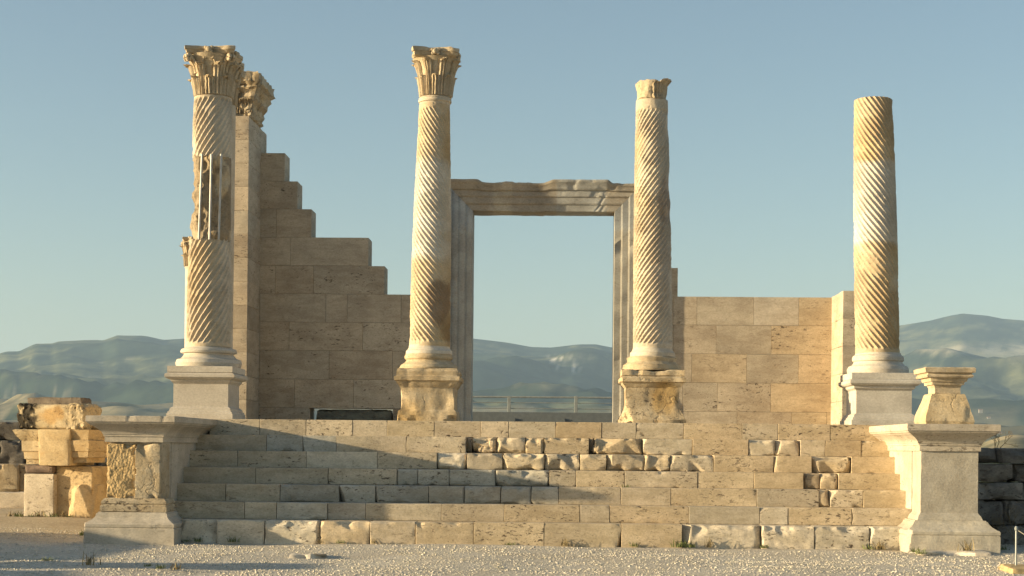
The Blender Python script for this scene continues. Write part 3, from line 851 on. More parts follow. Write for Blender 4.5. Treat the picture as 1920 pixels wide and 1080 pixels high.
# column 1 (far left)
c1 = thing("temple_column", (UX(393, YCEN), YCEN, PZ), "leftmost spiral column with full leafy capital and steel rods in its broken middle", "column", G)
cx, cy, w = ped_base(c1, (325, 427.5), PED_NEW, None, M['marble'], 101, .0012, 0.0)
bp1 = [(331, 444, 687), (331, 445, 685), (329, 446, 680), (332, 444, 673), (339, 437, 671), (342, 434, 668), (345, 431, 664), (345, 431, 662), (339.5, 436.5, 660.5), (338.5, 437.5, 657), (341, 435, 653), (346, 430, 651.5), (350, 428, 648), (352, 428, 645)]
def colbase(par, prof_px, mat, seed, amp=.001, chunk=0, Yp=YCEN, tint=(1, 1, 1), dy=0, name="base", dxc=0):
    pr, ca, cb = base_prof(prof_px, Yp)
    cc = (ca + cb) / 2 + dxc
    m = MB(); lathe(m, (cc, Yp + dy), pr, n=96, amp=amp, freq=7, seed=seed, chunk=chunk, tint=tint)
    m.build(name, mat, par); return cc
xb = colbase(c1, bp1, M['marble'], 102)
zA, zB_, zC, zD = yz(649, 391, YCEN), yz(447, 393, YCEN), yz(292, 397, YCEN), yz(177, 399, YCEN)
xa_, ra_ = pxr(350.5, 431.5, 640); xb_, rb_ = pxr(355, 433, 455); xc_, rc_ = pxr(361.5, 435, 285); xd_, rd_ = pxr(364.5, 434.5, 180)
def t1(v, t): return warm(v, t, 3, .75)
m = MB(); shaft(m, (xa_, YCEN), (xb_, YCEN), zA, zB_, ra_, rb_, 1, pf=1.60, N=22, seed=1, tintf=t1, dents=[(-1.2, zB_, .5, .07, .03)], lo_end=.05, hi_end=-.1)
m.build("lower_shaft", M['shaft'], c1, smooth=60)
m = MB(); shaft(m, (xc_, YCEN), (xd_, YCEN), zC, zD, rc_, rd_, 1, pf=1.60, N=22, seed=2, tintf=t1, lo_end=-.1, hi_end=.02)
m.build("upper_shaft", M['shaft'], c1, smooth=60)
# broken core between the drums
m = MB()
def core_t(v, t):
    n = ss(fbm(v * 3.2, 7, 4), -.1, .2)[:, None]
    return t * (np.array([.60, .58, .56]) * (1 - n) + np.array([1.15, 1.15, 1.12]) * n)
xm0, rm0 = pxr(362, 433, 440); xm1, rm1 = pxr(365, 434, 300)
prof = [(rm0 * .97, zB_ - .02)] + [(rm0 + (rm1 - rm0) * s - .01, zB_ + (zC - zB_) * s) for s in np.linspace(.03, .97, 24)] + [(rm1 * .97, zC + .02)]
lathe(m, (xm0, YCEN), prof, n=120, amp=.0, seed=9, c1=(xm1, YCEN))
v = m.v[0]; cvec = np.array([0.0, 0, 0]); ctr = np.column_stack([np.full(len(v), (xm0 + xm1) / 2), np.full(len(v), YCEN), v[:, 2]])
d = v - ctr; L_ = np.maximum(np.linalg.norm(d, axis=1), 1e-6)[:, None]
front = ss(-d[:, 1] / L_[:, 0] - .35 * d[:, 0] / L_[:, 0], -.25, .5)
lump = fbm(v * np.array([8, 8, 6]), 15, 4) * .13 - .01
m.v[0] = v + d / L_ * (front * lump)[:, None]
m.t[0] = core_t(v, m.t[0]); m.build("broken_core", M['carved'], c1, smooth=60)
for (xt, xbm) in ((379, 373), (396.7, 393), (415, 410)):
    yr = YCEN - math.sqrt(max(.01, .36 ** 2 - ((xt - 397) / 3000 * 28) ** 2)) - .03
    a = U(xbm, 447, yr); b = U(xt, 291, yr)
    m = MB(); bar(m, (a[0], yr, a[1] - .02), (b[0], yr, b[1] + .02), .020, 12); m.build("steel_rod", M['steel'], c1)
capital(c1, "capital", xd_ + .01, YCEN, zD, U(398, 85, YCEN - .42)[1], rd_ * .97, .47, seed=4, rows=(.38, .64), ab=.15, worn=.05, bf=.5)
# engaged rear half
YB = YCEN + .62
m = MB(); x2, r2 = pxr(374, 441.5, 400, YB)
lathe(m, (UX(400, YB, 645) , YB), [(.345, zA), (.335, (zA + zD) / 2), (.325, zD)], n=72, amp=.001, c1=(UX(408, YB, 180), YB), seed=5)
m.build("rear_half_shaft", M['shaft'], c1)
capital(c1, "rear_capital", UX(408, YB, 130), YB + .05, zD, U(410, 99, YB - .4)[1], .315, .43, seed=14, rows=(.38, .64), worn=.14)
m = MB(); pr, ca, cb = base_prof([(x, y2, yy) for x, y2, yy in [(a + 14, b + 7, c) for a, b, c in bp1]], YB)
lathe(m, (ca, YB), pr, n=72, amp=.001); m.build("rear_base", M['marble'], c1)

# column 2
c2 = thing("temple_column", (UX(805, YCEN), YCEN, PZ), "tall spiral column left of the doorway, complete with leafy capital on a chipped tan pedestal", "column", G)
def t2p(v, t):
    t = warm(v, t, 5, .7); k = (ss(v[:, 2], PZ + .45, PZ + .1) * ss(-v[:, 0] + fbm(v * 4, 2, 3) * .12, 2.25, 2.55))[:, None]
    return t * (1 - k * np.array([0, .10, .30]))
ped_base(c2, (749.5, 852), [(789, .05), (778, .045), (771, .03), (768, .0), (762, 0), (727, 0), (724, .02), (719, .045), (715, .06), (713, .09), (706, .095), (705, .055), (703, .05), (696, .06), (690.5, .035), (690, .02)], None, M['old'], 111, .014, .055, tintf=t2p)
bp2 = [(750.5, 857, 691), (749, 858, 688), (752, 855, 683), (758, 850, 679.5), (761, 848, 677), (763, 846, 674), (759, 849, 671), (758.5, 849.5, 667), (761, 847, 662.5)]
colbase(c2, bp2, M['old'], 112, .004, .022)
bp2b = [(761, 847.5, 663), (760.5, 848, 662), (761, 847.5, 656.5), (764, 845, 654), (767, 843.5, 650), (767.5, 843, 645)]
colbase(c2, bp2b, M['marble'], 113, .0015, 0, name="apophyge")
z0_, z1_ = yz(648, 805, YCEN), yz(190, 814, YCEN)
x0_, r0_ = pxr(767.2, 843.8, 640); x1_, r1_ = pxr(786.2, 843.5, 195)
def t2(v, t):
    t = warm(v, t, 9, .9)
    nz_ = fbm(v * 3, 9, 3) * .12
    kw = (ss(v[:, 2] + nz_, yz(500, 810, YCEN), yz(470, 810, YCEN)) * ss(v[:, 2] + nz_, yz(285, 810, YCEN), yz(310, 810, YCEN)))[:, None]
    t = t * np.array([.97, .92, .83]) * (1 - kw) + np.array([1.10, 1.18, 1.32]) * kw
    zc_ = yz(560, 826, YCEN)
    n = fbm(v * 4.5, 77, 4)
    k = ss(1.25 - np.sqrt(((v[:, 0] - UX(826, YCEN, 560)) / .17) ** 2 + ((v[:, 2] - zc_) / .42) ** 2) + n * .6, 0, .5) * (v[:, 1] < YCEN)
    k2 = ss(1.1 - np.sqrt(((v[:, 0] - UX(838, YCEN, 600)) / .12) ** 2 + ((v[:, 2] - yz(600, 838, YCEN)) / .5) ** 2) + n * .6, 0, .5) * .6
    k = np.clip(k + k2, 0, 1)[:, None]
    return t * (1 - k * np.array([.42, .47, .48]))
m = MB(); shaft(m, (x0_, YCEN), (x1_, YCEN), z0_, z1_, r0_, r1_, -1, pf=1.36, seed=3, ent=.022, tintf=t2, dents=[(-.9, yz(200, 830, YCEN), .5, .12, .015)])
m.build("shaft", M['shaft'], c2, smooth=60)
m = MB(); zc1 = yz(176.5, 816, YCEN); xq, rq = pxr(785, 846.5, 182)
lathe(m, (xq, YCEN), [(r1_ * .98, z1_ - .01), (r1_ * 1.0, z1_ + .03), (rq, z1_ + .04), (rq * 1.01, z1_ + .07), (rq * .98, z1_ + .09), (rq, zc1 - .02), (rq * .93, zc1)], n=72, amp=.003, chunk=.012, seed=6)
m.build("necking", M['shaft'], c2)
capital(c2, "capital", UX(818, YCEN, 130), YCEN, zc1, U(819, 86, YCEN - .42)[1], .255, .44, seed=6, rows=(.42, .74), ab=.19, worn=.03, rot=.04, volutes=False, bf=1.0, fl=.45)

# column 3
c3 = thing("temple_column", (UX(1224, YCEN), YCEN, PZ), "spiral column right of the doorway with only a low broken stump of its capital", "column", G)
def t3p(v, t):
    t = warm(v, t, 15, .4); zz = yz(745, 1250, YC)
    k = (ss(1.3 - np.sqrt(((v[:, 0] - UX(1248, YC, 745)) / .22) ** 2 + ((v[:, 2] - zz) / .3) ** 2) + .5 * fbm(v * 5, 3, 3), 0, .6))[:, None]
    return t * (1 - k * np.array([.02, .16, .42]))
ped_base(c3, (1173, 1275), [(794, .11), (787, .11), (785, .09), (782, .08), (775, .045), (765, .015), (757, 0), (727, 0), (724, .02), (721, .045), (718, .06), (716, .10), (709, .10), (707, .07), (705, .05), (704, .07), (694, .075), (693, .06)], None, M['old'], 121, .009, .045, tintf=t3p)
bp3 = [(1167, 1275, 694), (1166, 1276, 691), (1168, 1274, 683), (1173, 1270, 680.5), (1177, 1267, 677), (1176, 1268, 674), (1175, 1270, 670), (1179, 1266, 667)]
colbase(c3, bp3, M['old'], 122, .006, .03)
colbase(c3, [(1181, 1265.5, 667.5), (1180.7, 1265.7, 666.5), (1181, 1265.5, 660), (1184, 1262.5, 657), (1186.5, 1261, 653), (1187, 1260.5, 649)], M['marble'], 123, .0015, 0, name="apophyge", tint=(.97, .95, .9))
z0_, z1_ = yz(652, 1224, YCEN), yz(182, 1220, YCEN)
x0_, r0_ = pxr(1187, 1261, 645); x1_, r1_ = pxr(1192.5, 1252, 190)
def t3(v, t):
    t = warm(v, t, 19, .8); n = fbm(v * 4, 87, 4)
    k = ss(1.2 - np.sqrt(((v[:, 0] - UX(1246, YCEN, 370)) / .13) ** 2 + ((v[:, 2] - yz(370, 1246, YCEN)) / .5) ** 2) + n * .6, 0, .6) * .55
    k3 = ss(1.2 - np.sqrt(((v[:, 0] - UX(1240, YCEN, 520)) / .16) ** 2 + ((v[:, 2] - yz(520, 1240, YCEN)) / .8) ** 2) + n * .8, 0, .6) * .3
    return t * (1 - np.clip(k + k3, 0, 1)[:, None] * np.array([.55, .62, .62]))
m = MB(); shaft(m, (x0_, YCEN), (x1_, YCEN), z0_, z1_, r0_, r1_, 1, pf=1.38, seed=5, ent=.018, hi_end=.16, tintf=t3, wear=.005,
      dents=[(0.0, yz(340, 1258, YCEN), .8, .22, .028), (.1, yz(400, 1258, YCEN), .6, .15, .02), (-.7, yz(395, 1235, YCEN), .25, .12, .012), (-1.6, z1_, .8, .16, .02), (-.3, yz(230, 1250, YCEN), .4, .2, .02)])
m.build("shaft", M['shaft'], c3, smooth=60)
def stump():
    m = MB(); za, zb = yz(183.5, 1220, YCEN), yz(146, 1224, YCEN)
    xs, rs_ = pxr(1191.5, 1247, 165)
    pr = [(rs_ * .90, za + .01), (rs_ * 1.0, za + .03), (rs_ * 1.03, za + .12), (rs_ * 1.04, za + .2), (rs_ * 1.05, zb - .03), (rs_ * 1.0, zb)]
    lathe(m, (xs, YCEN), pr, n=110, amp=.022, freq=12, seed=33, chunk=.05, c1=(xs + .01, YCEN))
    v = m.v[0]
    k = ss(v[:, 2], zb - .1, zb)
    v[:, 2] += k * (fbm(v * 7, 3, 2) * .05 - .01)
    for a, hh, fl, s in ((-1.15, .80, .05, 1), (-.72, .95, .10, 2), (-.30, 1.0, .08, 3), (.15, 1.02, .09, 4), (.7, .8, .06, 5)):
        R_, C_ = 10, 9
        vv = np.linspace(0, 1, R_)[:, None]; u = np.linspace(-1, 1, C_)[None]
        w_ = .075 * (1 + .25 * np.abs(np.sin(vv * 9)))
        r = rs_ + .015 + fl * np.clip((vv - .4) / .6, 0, 1) ** 2 + .014 * np.cos(u * 9) + .012 * np.sin(vv * 11 + s)
        an = a + u * w_ / rs_
        P = np.stack([xs + r * np.cos(an), YCEN + r * np.sin(an), za + .02 + vv * (zb - za + .01) * hh * (1 - .1 * u * u)], 2)
        inw = np.stack([-np.cos(an), -np.sin(an), -.2 + 0 * an], 2)
        sheet(m, P + (vec_noise(P.reshape(-1, 3), 14, s, 2) * .015).reshape(P.shape), inw, .05)
    m.build("capital_stump", M['carved'], c3)
stump()

# column 4
c4 = thing("temple_column", (UX(1645, YCEN), YCEN, PZ), "rightmost spiral column, a bare flat topped shaft on a smooth white pedestal", "column", G)
PED4 = [(796, .095), (788, .095), (787, .075), (784, .07), (782, .05), (778, .04), (776, .01), (775, 0), (732, 0), (730, .02), (728, .045), (724, .05), (722, .10), (719, .125), (714, .125), (712, .10), (711, .085), (711, .095), (699.5, .095), (699, .085)]
ped_base(c4, (1605.5, 1709.5), PED4, None, M['marble'], 131, .001, 0, tint=(.95, .98, 1.02))
bp4 = [(1590, 1703, 699.5), (1589.5, 1703.5, 697), (1589, 1704, 692), (1592, 1701, 686), (1597, 1696, 684), (1600, 1693, 681), (1602, 1691, 677), (1599, 1694, 675), (1598.5, 1694.5, 670), (1600, 1693, 666), (1603, 1689, 664), (1604, 1687.5, 660)]
colbase(c4, bp4, M['marble'], 132, .001, 0)
z0_, z1_ = yz(662, 1646, YCEN), yz(180, 1637, YCEN)
x0_, r0_ = pxr(1604, 1686.5, 652); x1_, r1_ = pxr(1601.5, 1673, 185)
def t4(v, t):
    t = warm(v, t, 29, .8)
    za, zb = yz(455, 1640, YCEN), yz(300, 1640, YCEN); n = fbm(v * 3, 9, 3) * .08
    k = (ss(v[:, 2] + n, za - .06, za + .06) * ss(v[:, 2] + n, zb + .06, zb - .06))[:, None]
    base = np.ones_like(t) * np.array([1.06, 1.14, 1.28])
    return t * (1 - k) * np.array([.94, .88, .78]) + base * k
m = MB(); shaft(m, (x0_, YCEN), (x1_, YCEN), z0_, z1_, r0_, r1_, -1, pf=1.38, seed=8, ent=.018, hi_end=-.035, tintf=t4, dents=[(-1.0, yz(535, 1660, YCEN), .16, .1, .012)])
m.build("shaft", M['shaft'], c4, smooth=60)

# ------------------------------------------------------------------ walls of the inner room
def wall_blocks(m, rows, Y0, Y1, ypx_ref, seed0, zlow=None, kinds=None):
    """rows: (ytop, ybot, [x joints px]) measured on plane Y0"""
    for i, (yt, yb, xs) in enumerate(rows):
        z1, z0 = UZ(yt, Y0, ypx_ref), UZ(yb, Y0, ypx_ref)
        for j in range(len(xs) - 1):
            a, b = UX(xs[j], Y0, (yt + yb) / 2), UX(xs[j + 1], Y0, (yt + yb) / 2)
            s = seed0 + i * 20 + j
            t = kinds[i][j] if kinds and kinds.get(i) and j in kinds[i] else 't'
            jt = 0.0; jg = .0026 if seed0 < 400 else .0028
            rbox(m, a + jg, b - jg, Y0 + jt, Y1, z0, z1 - .0045, res=.085, r=.002, amp=.0007, freq=6, seed=s, tint=tint_of(t, s), chunk=0.0, cfreq=6, maxn=22)
wl = thing("ruined_wall", (UX(600, YW), YW, PZ), "stepped block wall rising to the left of the doorway, mostly in shade", "wall")
m = MB()
wall_blocks(m, [(287, 340, (489, 534)), (340, 392, (488, 558)), (392, 445, (488, 518, 584)), (445, 498, (487, 545, 691)), (498, 551, (487, 516, 588, 721)),
                (551, 604, (487, 611, 651, 752, 838)), (604, 657, (486, 542, 680, 838)), (657, 711, (486, 617, 736, 838)), (711, 765, (485, 552, 663, 838)), (765, 800, (485, 515, 581))], YW, YW + .62, 620, 300)
m.build("masonry", M['wall'], wl)
m = MB()
rbox(m, UX(592, YW + .05, 780), UX(735, YW + .05, 780), YW + .05, YW + .55, PZ - .02, UZ(767.5, YW, 620), res=.03, r=.05, amp=.02, freq=6, seed=5, tint=(.8, .85, .75), chunk=.06, cfreq=4, maxn=50)
m.build("rough_foundation_block", M['dark'], wl)
m = MB()
rbox(m, UX(737, YW, 780), UX(838, YW, 780), YW, YW + .6, PZ - .02, UZ(765.5, YW, 620), res=.1, r=.01, amp=.002, seed=6, tint=(.6, .58, .56))
m.build("footing_block", M['wall'], wl)

wr = thing("ruined_wall", (UX(1400, YW), YW, PZ), "low block wall right of the doorway glowing golden near its right end", "wall")
m = MB()
K = {0: {1: 't', 3: 'w', 4: 'o'}, 1: {3: 'o'}, 2: {1: 'p', 3: 'p', 4: 'o'}, 3: {3: 'o'}, 4: {3: 'o', 4: 'o'}}
wall_blocks(m, [(556.5, 610, (1196, 1262, 1307, 1413, 1498, 1562)), (610, 664, (1196, 1262, 1343, 1446, 1562)), (664, 718, (1196, 1297, 1400, 1497, 1562)),
                (718, 772, (1196, 1280, 1345, 1445, 1562)), (772, 806, (1196, 1290, 1382, 1484, 1550, 1562))], YW, YW + .62, 1410, 500, kinds=K)
wall_blocks(m, [(502, 556.5, (1196, 1271))], YW + .02, YW + .6, 1260, 640)
m.build("masonry", M['wall'], wr)

# side walls ending in antae
def anta(name, label, xin, sgn, ytop_px, ref, thick, courses, mat, top_extra=None):
    t = thing(name, (xin, YA, PZ), label, "wall")
    m = MB()
    xo = xin + sgn * thick
    x0, x1 = min(xin, xo), max(xin, xo)
    zt = UZ(ytop_px, YA, ref)
    n = courses; H = zt - PZ
    for k in range(n):
        za, zb = PZ + H * k / n, PZ + H * (k + 1) / n
        rbox(m, x0, x1, YA, YW + .62, za, zb - .002, res=.10, r=.005, amp=.002, freq=6, seed=700 + k + int(sgn) * 50, tint=tint_of('t', 900 + k + sgn), chunk=.008, cfreq=6, maxn=26)
    m.build("anta_masonry", mat, t)
    return t, zt
XIL = UX(485.5, YW, 700)
al, zal = anta("side_wall", "tall narrow end of the left side wall carrying a carved capital", XIL, -1, 217, 456, .75, 13, M['wall'])
XIR = UX(1558.5, YW, 700)
ar, zar = anta("side_wall", "low white wall end at the right of the low golden wall, beside the rightmost column", XIR, 1, 545, 1590, .62, 5, M['marble_p']) if 'marble_p' in M else anta("side_wall", "low pale wall end beside the rightmost column, its inner face lit by the sun", XIR, 1, 545, 1590, .62, 5, M['wall'])
# carved capital on the left anta
m = MB()
zt2 = UZ(142, YA + .3, 480)
xl, xr_ = XIL - .62, XIL
pr = [(.0, zal), (.03, zal + .02), (.03, zal + .06), (.01, zal + .09), (.05, zal + .2), (.05, zal + .28), (.12, zal + .40), (.13, zal + .46), (.20, zal + .55), (.17, zal + .60), (.24, zal + .66), (.22, zt2 - .02), (.12, zt2)]
def tcap(v, t):
    k = (ss(-v[:, 1], -(YA + .12), -(YA + .02)) * ss(fbm(v * 5, 3, 3), -.4, .1))[:, None]
    return warm(v, t, 2, .5) * (1 - k * np.array([.55, .55, .55]))
rect_prof(m, xl, xr_, YA + .05, YA + 1.25, pr, ns=44, amp=.05, freq=9, seed=61, chunk=.10, cfreq=4, tintf=tcap)
# leaves carved on the front
for k, xx in enumerate(np.linspace(xl + .12, xr_ - .02, 4)):
    for row, (zz, hh) in enumerate(((zal + .06, .26), (zal + .3, .3))):
        R_, C_ = 9, 7
        vv = np.linspace(0, 1, R_)[:, None]; u = np.linspace(-1, 1, C_)[None]
        P = np.stack([xx + u * .07 * (1 + .3 * np.abs(np.sin(vv * 9))) + 0 * vv, YA + .02 - .03 * row - .10 * np.clip((vv - .4) / .6, 0, 1) ** 2 - .02 * np.cos(u * 8), zz + vv * hh + 0 * u], 2)
        sheet(m, P + (vec_noise(P.reshape(-1, 3), 12, k, 2) * .02).reshape(P.shape), np.repeat(np.repeat(np.array([[[0, 1.0, 0]]]), R_, 0), C_, 1), .06, tint=(.5, .48, .45))
for k, yy in enumerate(np.linspace(YA + .15, YA + 1.1, 4)):
    for row, (zz, hh) in enumerate(((zal + .04, .30), (zal + .32, .30))):
        R_, C_ = 9, 7
        vv = np.linspace(0, 1, R_)[:, None]; u = np.linspace(-1, 1, C_)[None]
        P = np.stack([XIL + .02 + .09 * row + .12 * np.clip((vv - .4) / .6, 0, 1) ** 2 + .02 * np.cos(u * 8), yy + u * .12 * (1 + .2 * np.abs(np.sin(vv * 9))) + 0 * vv, zz + vv * hh + 0 * u], 2)
        sheet(m, P + (vec_noise(P.reshape(-1, 3), 12, k + 9, 2) * .03).reshape(P.shape), np.repeat(np.repeat(np.array([[[-1.0, 0, 0]]]), R_, 0), C_, 1), .07)
m.build("anta_capital", M['carved'], al)
# slender pilaster peeping out behind the leftmost column
YP = 36.5
pc = thing("slender_column", (UX(362, YP, 700), YP, 0), "slender column with small leafy capital half hidden behind the leftmost column", "column")
xp = UX(362, YP, 600)
m = MB(); rs_ = .185
lathe(m, (xp, YP), [(rs_ * 1.25, -.1), (rs_ * 1.25, PZ), (rs_ * 1.05, PZ + .1), (rs_ * 1.02, PZ + 1), (rs_, UZ(505, YP, 360)), (rs_ * 1.1, UZ(502, YP, 360)), (rs_, UZ(500, YP, 360))], n=40, amp=.001)
m.build("shaft", M['marble'], pc)
capital(pc, "capital", xp, YP, UZ(501, YP, 360), UZ(446, YP, 360), .18, .235, seed=24, rows=(.40, .7))

# ------------------------------------------------------------------ doorway
dw = thing("door_frame", (UX(1018, YW), YW, PZ), "tall marble doorway frame standing open in the middle between the columns", "door frame")
YD = YW - .04
xl0, zt0 = U(887, 399, YD); xr0, _ = U(1153, 401, YD)
xlb = U(882.5, 790, YD)[0]; xrb = U(1148, 790, YD)[0]
zt0 = (UZ(396, YD, 887) + UZ(397, YD, 1153)) / 2
xL = (xl0 + xlb) / 2; xR = (xr0 + xrb) / 2
PR = [(0, .62), (0, .02), (.005, .0), (.13, .0), (.135, -.02), (.15, -.025), (.155, -.03), (.27, -.03), (.275, -.05), (.29, -.055), (.295, -.06), (.40, -.06), (.405, -.09), (.43, -.11), (.46, -.12), (.50, -.14), (.52, -.14), (.52, .62)]
PR = [(o * 1.07, y) for o, y in PR]
def jamb(x, sgn, seed, tf):
    zs = np.linspace(0, 1, 60)
    P = np.zeros((len(zs), len(PR), 3))
    for j, (o, y) in enumerate(PR):
        zt = zt0 + o
        P[:, j, 0] = x - sgn * o; P[:, j, 1] = YD + y; P[:, j, 2] = PZ + (zt - PZ) * zs
    v = P.reshape(-1, 3); q = grid_quads(len(PR), len(zs), wrap_u=True)
    if sgn < 0: q = q[:, ::-1]
    v = v + vec_noise(v, 5, seed, 3) * .003
    ch = ss(fbm(v * 3.0, seed + 3, 3), .2, .6) * .035
    v[:, 1] += ch * (v[:, 1] < YD)
    return mesh_of(v, q, tint=tf(v))
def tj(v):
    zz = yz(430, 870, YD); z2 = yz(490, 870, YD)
    t = np.tile(np.array([.92, .95, .97]), (len(v), 1))  # bluish-grey tint paints the shade on the jambs
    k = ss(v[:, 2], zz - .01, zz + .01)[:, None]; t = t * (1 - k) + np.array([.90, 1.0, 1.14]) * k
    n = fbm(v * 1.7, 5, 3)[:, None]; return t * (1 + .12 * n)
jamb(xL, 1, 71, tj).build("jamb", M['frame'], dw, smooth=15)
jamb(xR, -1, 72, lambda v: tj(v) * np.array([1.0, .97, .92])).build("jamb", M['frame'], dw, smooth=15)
def lintel():
    PL = PR[:-2] + [(.567, -.16), (.58, -.17), (.61, -.18), (.635, -.18), (.635, .62)]
    s = np.linspace(0, 1, 150)
    P = np.zeros((len(s), len(PL), 3))
    for j, (o, y) in enumerate(PL):
        oo = min(o, .5564)
        a = xL - oo; b = xR + oo
        P[:, j, 0] = a + (b - a) * s; P[:, j, 1] = YD + y; P[:, j, 2] = zt0 + o
    v = P.reshape(-1, 3); x = v[:, 0].copy()
    q = grid_quads(len(PL), len(s), wrap_u=True)[:, ::-1]
    X = lambda p: UX(p, YD, 350)
    dam = ss(x, X(895), X(905)) * ss(x, X(1040), X(1015)) + ss(x, X(1138), X(1150))
    nn = fbm(np.stack([x * 3.5, x * 0, x * 0], 1), 5, 5) * .5 + .5
    top = ss(v[:, 2], zt0 + .30, zt0 + .655)
    v[:, 2] -= dam * top * (.025 + .06 * nn)
    v[:, 1] += dam * top * (.03 + .05 * nn) * (v[:, 1] < YD + .1)
    v[:, 2] += ss(v[:, 2], zt0 + .05, zt0) * (x < X(1020)) * fbm(v * 2.5, 8, 2) * .02
    v = v + vec_noise(v, 6, 77, 3) * .006
    v[:, 1] += ss(fbm(v * 5, 12, 4), .2, .5) * .018 * (v[:, 1] < YD + .1)
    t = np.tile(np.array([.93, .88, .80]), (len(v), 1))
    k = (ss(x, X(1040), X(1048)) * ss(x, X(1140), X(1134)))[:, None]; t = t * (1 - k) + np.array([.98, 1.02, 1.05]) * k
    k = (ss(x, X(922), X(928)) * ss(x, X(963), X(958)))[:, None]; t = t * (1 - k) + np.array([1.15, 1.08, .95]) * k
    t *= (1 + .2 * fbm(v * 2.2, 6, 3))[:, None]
    v2 = np.concatenate([v]); e = len(PL)
    m = mesh_of(v2, q, tint=t)
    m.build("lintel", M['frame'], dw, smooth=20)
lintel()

# ------------------------------------------------------------------ railing behind the doorway
rl = thing("railing", (UX(1018, 44), 44, 0), "grey metal railing with two posts seen through the doorway", "railing")
YRL = 44.0
x0r, x1r = UX(700, YRL, 760), UX(1330, YRL, 760)
for yy, r_ in ((742.5, .028), (753, .012), (764, .012)):
    m = MB(); a = U(700, yy, YRL); b = U(1330, yy + 4.5, YRL); bar(m, (a[0], YRL, a[1]), (b[0], YRL, b[1]), r_, 10); m.build("rail", M['rail'], rl)
for px in (703, 829, 954.5, 1080, 1205, 1328):
    a = U(px, 776, YRL); b = U(px, 742.5, YRL); m = MB(); rbox(m, a[0] - .045, a[0] + .045, YRL - .03, YRL + .03, a[1], b[1], res=.2, r=.006, amp=0); m.build("post", M['rail'], rl)
m = MB(); a = U(690, 788, YRL); b = U(1340, 776, YRL)
rbox(m, a[0], b[0], YRL - .1, YRL + .5, -0.2, b[1], res=1.5, r=.01, amp=0)
for px in (965, 1058, 870, 1150): 
    xx = UX(px, YRL, 787); rbox(m, xx - .02, xx + .02, YRL - .14, YRL - .1, -.1, b[1] - .17, res=.5, r=0, amp=0)
m.build("deck_edge", M['deck'], rl)

# ------------------------------------------------------------------ moulded stones on the right podium
YO = 25.0
a1_, z_ = U(1733, 796, YO); b1_, _ = U(1806, 796, YO)
zz = [UZ(y, YO, 1770) for y in (796.5, 780, 765, 752, 738.5, 737.5, 727, 722, 716, 711, 708.5, 704, 700, 697, 690, 689)]
xa, xb2 = UX(1750, YO, 740), UX(1806, YO, 740)
s1 = thing("rough_stone_base", (xa, YO, zz[0]), "rough chipped base stone resting on the right podium under a moulded block", "stone block")
m = MB(); rect_prof(m, xa, xb2, YO, YO + .5, [(.13, zz[0]), (.15, zz[0] + .05), (.14, zz[1]), (.10, zz[2]), (.06, zz[3]), (.035, zz[4] - .02), (.02, zz[4])], ns=26, amp=.012, freq=6, seed=88, chunk=.05, chips=2, csize=.03, tint=(1.02, 1.0, .95))
m.build("block", M['old'], s1)
s2 = thing("moulded_stone", (xa, YO, zz[4]), "upturned moulded stone flaring to a square top, set on the rough base stone", "stone block")
m = MB(); rect_prof(m, xa, xb2, YO, YO + .5, [(-.035, zz[4]), (-.03, zz[5]), (-.03, zz[6]), (-.01, zz[7]), (.02, zz[7] + .004), (.03, zz[8]), (.055, zz[8] + .004), (.065, zz[9]), (.07, zz[10]), (.125, zz[10] + .004), (.135, zz[11] - .01), (.13, zz[11]), (.11, zz[12] - .01), (.115, zz[12]), (.155, zz[12] + .01), (.165, zz[14] - .01), (.14, zz[15])], ns=40, amp=.004, freq=9, seed=82, chunk=.018, chips=5, csize=.02)
m.build("block", M['carved'], s2, smooth=20)

# ------------------------------------------------------------------ stack of stones at the left
YS = 29.5
def Rz(cx, cy, a): return Matrix.Translation((cx, cy, 0)) @ Matrix.Rotation(a, 4, 'Z') @ Matrix.Translation((-cx, -cy, 0))
def zs_(y): return UZ(y, YS, 110)
def turn(m, a=-.20, cx=None, cy=None):
    cx = UX(112, YS) if cx is None else cx; cy = YS + .3
    for k in range(len(m.v)):
        d = m.v[k][:, :2] - np.array([cx, cy]); R2 = np.array([[math.cos(a), -math.sin(a)], [math.sin(a), math.cos(a)]])
        m.v[k][:, :2] = d @ R2.T + np.array([cx, cy])
    return m
GR = "stones piled beside the left podium"
st1 = thing("stone_pier", (UX(112, YS), YS, 0), "pale square base block at the foot of the stacked stones far left", "stone block", GR)
m = MB()
xa, xm_, xc = UX(44, YS, 930), UX(106, YS, 930), UX(182, YS, 930)
rbox(m, xa, xm_, YS, YS + .9, -.1, zs_(889), res=.05, r=.012, amp=.004, seed=91, tint=(1.0, .98, .95), chunk=.012)
turn(m).build("front_block", M['cornice'], st1)
m = MB()
rbox(m, xm_ - .02, UX(178, YS, 900), YS + .12, YS + .9, -.1, zs_(874), res=.05, r=.012, amp=.004, seed=92, tint=(1.05, .95, .78), chunk=.012)
turn(m).build("rear_block", M['old'], st1)
m = MB()
rbox(m, UX(130, YS, 940), xc + .02, YS + .02, YS + .5, -.1, zs_(908), res=.035, r=.03, chips=9, csize=.07, amp=.008, seed=93, tint=(1.02, .94, .80), chunk=.05, cfreq=3)
turn(m).build("worn_block", M['old'], st1)
m = MB()
rbox(m, xa + .0, UX(104, YS, 880), YS + .02, YS + .8, zs_(888.5), zs_(873), res=.03, r=.01, amp=.006, seed=94, tint=(1.0, .8, .7), chunk=.02)
turn(m).build("brick_course", M['dark'], st1)
st2 = thing("entablature_block", (UX(105, YS), YS, zs_(873)), "golden entablature block with stepped mouldings in the middle of the stacked stones", "stone block", GR)
m = MB()
xL_, xR_ = UX(40, YS, 840), UX(186, YS, 840)
x1_s, x2_s = UX(82, YS, 840), UX(147, YS, 840)
